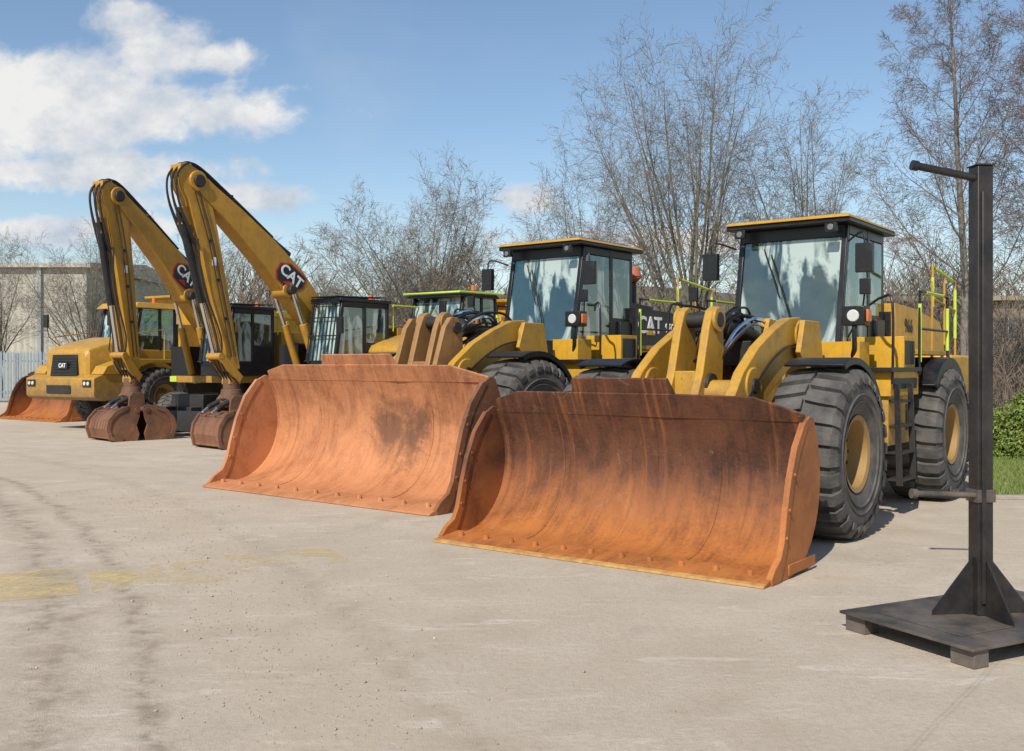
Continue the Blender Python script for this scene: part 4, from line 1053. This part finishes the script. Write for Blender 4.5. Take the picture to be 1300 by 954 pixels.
Fb=np.array([(0,1,4),(1,2,4),(2,3,4),(3,0,4),(1,0,5),(2,1,5),(3,2,5),(0,3,5)])
F=((np.arange(N)*6)[:,None,None]+Fb[None]).reshape(-1,3)
ST=simple('loose_stone',(.50,.43,.34),.9,0,.5,4)
o=npmesh('gravel',V,F,[ST]); o['kind']='stuff'; o['label']='loose gravel scattered over the concrete'; o['category']='gravel'

m=MB(); xs=np.linspace(-300,300,61); vs=[];rows=[(125,0),(150,7),(190,13),(260,17)]
for y,z in rows:
    for x in xs: vs.append((x,y,(z*(1+.25*math.sin(x*.02+1)+.08*math.sin(x*.09)) if z else -.5)))
fs=[]
for r in range(3):
    for i in range(60): a=r*61+i; fs.append((a,a+1,a+62,a+61))
m.add(vs,fs); HM=simple('wooded_hill',(.12,.10,.07),.95,0,.4,.05,(.08,.08,.055)); o=make('hill',m,[HM],None,0,60,False); o['kind']='structure'

# ------------------------------------------------------------ fence and buildings
FG=simple('galvanised_steel',(.26,.31,.34),.5,.2,.25)
root=empty('palisade_fence',(-34,46.5,0),0,1,label='grey galvanised steel palisade fence along the yard edge',cat='fence')
m=MB()
for k in range(230):
    x=k*.155
    m.box(x,x+.10,0,.02,.08,2.3); m.add([(x,0,2.3),(x+.10,0,2.3),(x+.10,.02,2.3),(x,.02,2.3),(x+.05,.01,2.42)],[(0,1,4),(1,2,4),(2,3,4),(3,0,4)])
make('pales',m,[FG],root,0,0,False)
m=MB(); m.box(0,35.6,.022,.06,.45,.52); m.box(0,35.6,.022,.06,1.9,1.97)
for k in range(14): m.box(k*2.7,k*2.7+.1,.062,.16,0,2.3)
make('rails',m,[FG],root,0,0)
def clad():
    n=NT('ribbed_cladding'); w=n.N('ShaderNodeTexWave'); w.inputs['Scale'].default_value=.8; n.L(n.tc.outputs['Object'],w.inputs[0])
    c=n.mix(n.ramp(n.noise(.6,5),[(.3,0.0),(.7,1.0)]),(.40,.375,.30),(.47,.445,.37)); c=n.mix(n.math('MULTIPLY',w.outputs['Fac'],.4),c,(.28,.27,.23))
    n.bump(w.outputs['Fac'],.6,.05); return n.set(**{'Base Color':c,'Roughness':.5})
CL=clad(); RF=simple('grey_roof_sheet',(.22,.23,.24),.6)
root=empty('warehouse',(-41,62,0),0,1,label='pale cream ribbed industrial warehouse behind the fence',cat='building')
m=MB(); m.box(-12,14.5,0,18,0,7.8); make('wall',m,[CL],root)
m=MB(); m.prism([(-.4,7.82),(-.4,8.1),(9,8.9),(18.4,8.1),(18.4,7.82)],-12.4,14.9); make('roof',m,[CL],root)
for x in(-9,-5,-1,3,7,11.5):
    m=MB(); m.box(x,x+.25,-.2,-.002,0,7.8); make('downpipe',m,[GREY],root)
m=MB(); m.box(-3,1.6,-.06,-.003,0,4.5); make('roller_door',m,[RF],root)
BR=simple('brown_brick',(.30,.20,.13),.85,0,.3,12,(.22,.14,.095)); WN=simple('dark_window',(.03,.04,.05),.1)
root=empty('office_building',(29,60,0),rad(-6),1,label='low brown brick office building behind the trees',cat='building')
m=MB(); m.box(-7,12,0,10,0,5.6); make('wall',m,[BR],root)
m=MB(); m.prism([(-.5,5.62),(-.5,5.9),(10.5,5.9),(10.5,5.62)],-7.4,12.5); make('roof',m,[simple('tan_fascia',(.34,.27,.19),.7)],root,.02)
for k in range(6):
    for z in(1.0,3.4):
        x=-6.2+k*3.1; m=MB(); m.box(x,x+1.7,-.05,-.003,z,z+1.2,0); m.box(x-.08,x+1.78,-.09,-.053,z-.1,z-.0,1); m.box(x+.82,x+.88,-.07,-.052,z,z+1.2,1); make('window',m,[WN,GREY],root)

# ------------------------------------------------------------ world
W=bpy.data.worlds.new('World'); scene.world=W; W.use_nodes=True; t=W.node_tree
for nd in list(t.nodes): t.nodes.remove(nd)
sun_h=Vector((-.42,-.91)).normalized(); EL=42
az=math.atan2(sun_h.x,sun_h.y)
def N(typ,**k):
    n=t.nodes.new(typ)
    for a,b in k.items(): setattr(n,a,b)
    return n
def Mt(op,a,b=0,cl=False):
    n=N('ShaderNodeMath',operation=op,use_clamp=cl)
    for i,v in zip(n.inputs,(a,b)):
        if isinstance(v,(int,float)): i.default_value=v
        else: t.links.new(v,i)
    return n.outputs[0]
sky=N('ShaderNodeTexSky',sky_type='NISHITA'); sky.sun_disc=False; sky.sun_elevation=rad(EL); sky.sun_rotation=az%(2*math.pi); sky.air_density=1.15; sky.dust_density=.2; sky.ozone_density=2.8
bg=N('ShaderNodeBackground'); bg.inputs[1].default_value=.126; t.links.new(sky.outputs[0],bg.inputs[0])
tc=N('ShaderNodeTexCoord'); sx=N('ShaderNodeSeparateXYZ'); t.links.new(tc.outputs['Generated'],sx.inputs[0])
yy=Mt('MAXIMUM',sx.outputs[1],.15); u=Mt('DIVIDE',sx.outputs[0],yy); v=Mt('DIVIDE',sx.outputs[2],yy)
cb=N('ShaderNodeCombineXYZ'); t.links.new(u,cb.inputs[0]); t.links.new(Mt('MULTIPLY',v,1.3),cb.inputs[1])
def nz(sc,det,ro,dist=0,off=0,src=None):
    n=N('ShaderNodeTexNoise'); n.inputs['Scale'].default_value=sc; n.inputs['Detail'].default_value=det; n.inputs['Roughness'].default_value=ro; n.inputs['Distortion'].default_value=dist
    mp=N('ShaderNodeMapping'); mp.inputs['Location'].default_value=(off,off,0); t.links.new(src or cb.outputs[0],mp.inputs[0]); t.links.new(mp.outputs[0],n.inputs['Vector']); return n.outputs['Fac']
blobs=[(110,135,290,58),(70,105,190,56),(205,72,90,56),(165,25,60,38),(280,75,70,28),(295,145,110,40),(110,220,260,36),(20,165,160,66),(290,250,140,26),(90,290,260,26),(670,255,56,28),(900,305,320,22),(-200,120,200,100),(1700,100,200,60)]
mask=None
for (pu,pv,ru,rv) in blobs:
    a=Mt('DIVIDE',Mt('SUBTRACT',u,(pu-650)/1264),ru/1264); b=Mt('DIVIDE',Mt('SUBTRACT',v,(465-pv)/1264),rv/1264)
    d=Mt('SQRT',Mt('ADD',Mt('MULTIPLY',a,a),Mt('MULTIPLY',b,b))); e=Mt('SUBTRACT',1.0,d)
    mask=e if mask is None else Mt('MAXIMUM',mask,e)
mask=Mt('MAXIMUM',mask,-1.0)
nn1=nz(11,12,.62,.25); nn2=nz(4,4,.5,0,3)
val=Mt('ADD',Mt('MULTIPLY',mask,.80),Mt('MULTIPLY',Mt('SUBTRACT',nn1,.5),1.8))
rp=N('ShaderNodeValToRGB'); rp.color_ramp.interpolation='EASE'; e=rp.color_ramp.elements; e[0].position=.0; e[0].color=(0,0,0,1); e[1].position=.46; e[1].color=(.97,.97,.97,1); t.links.new(val,rp.inputs[0])
wisp=N('ShaderNodeValToRGB'); e=wisp.color_ramp.elements; e[0].position=.58; e[0].color=(0,0,0,1); e[1].position=.9; e[1].color=(.22,.22,.22,1); t.links.new(nn2,wisp.inputs[0])
fac=Mt('MAXIMUM',rp.outputs[0],wisp.outputs[0])
back=N('ShaderNodeValToRGB'); e=back.color_ramp.elements; e[0].position=.54; e[0].color=(0,0,0,1); e[1].position=.62; e[1].color=(.9,.9,.9,1); t.links.new(nz(2.6,8,.55,.2,1.7,tc.outputs['Generated']),back.inputs[0])  # unseen clouds behind the camera, added to give the glass something to reflect
bm_=Mt('MULTIPLY',back.outputs[0],Mt('MULTIPLY',Mt('SUBTRACT',.25,sx.outputs[1]),4.0,True))
fac=Mt('MAXIMUM',fac,bm_)
hz=Mt('MULTIPLY',Mt('SUBTRACT',1.0,Mt('DIVIDE',sx.outputs[2],.18),True),.35); fac=Mt('MAXIMUM',fac,hz)
shade=N('ShaderNodeValToRGB'); e=shade.color_ramp.elements; e[0].position=.36; e[0].color=(.56,.64,.76,1); e[1].position=.58; e[1].color=(1,.99,.97,1)
t.links.new(nz(9,9,.62,0,.03),shade.inputs[0])
bg2=N('ShaderNodeBackground'); bg2.inputs[1].default_value=.88; t.links.new(shade.outputs[0],bg2.inputs[0])
mx=N('ShaderNodeMixShader'); t.links.new(fac,mx.inputs[0]); t.links.new(bg.outputs[0],mx.inputs[1]); t.links.new(bg2.outputs[0],mx.inputs[2])
ow=N('ShaderNodeOutputWorld'); t.links.new(mx.outputs[0],ow.inputs[0])
sl=bpy.data.lights.new('sun','SUN'); sl.energy=5.0; sl.angle=rad(.53); sl.color=(1,.945,.86)
so=bpy.data.objects.new('sun',sl); COL.objects.link(so)
sd=Vector((sun_h.x*math.cos(rad(EL)),sun_h.y*math.cos(rad(EL)),math.sin(rad(EL))))
so.rotation_euler=sd.to_track_quat('Z','Y').to_euler(); so.location=(0,-5,30)
cd=bpy.data.cameras.new('camera'); cd.lens=35; cd.sensor_width=36; cd.clip_end=2000; cd.shift_y=-12/1300
co=bpy.data.objects.new('camera',cd); co.location=(0,0,1.7); co.rotation_euler=(rad(90),0,0); COL.objects.link(co); scene.camera=co
scene.view_settings.view_transform='Standard'; scene.view_settings.look='None'; scene.view_settings.exposure=0
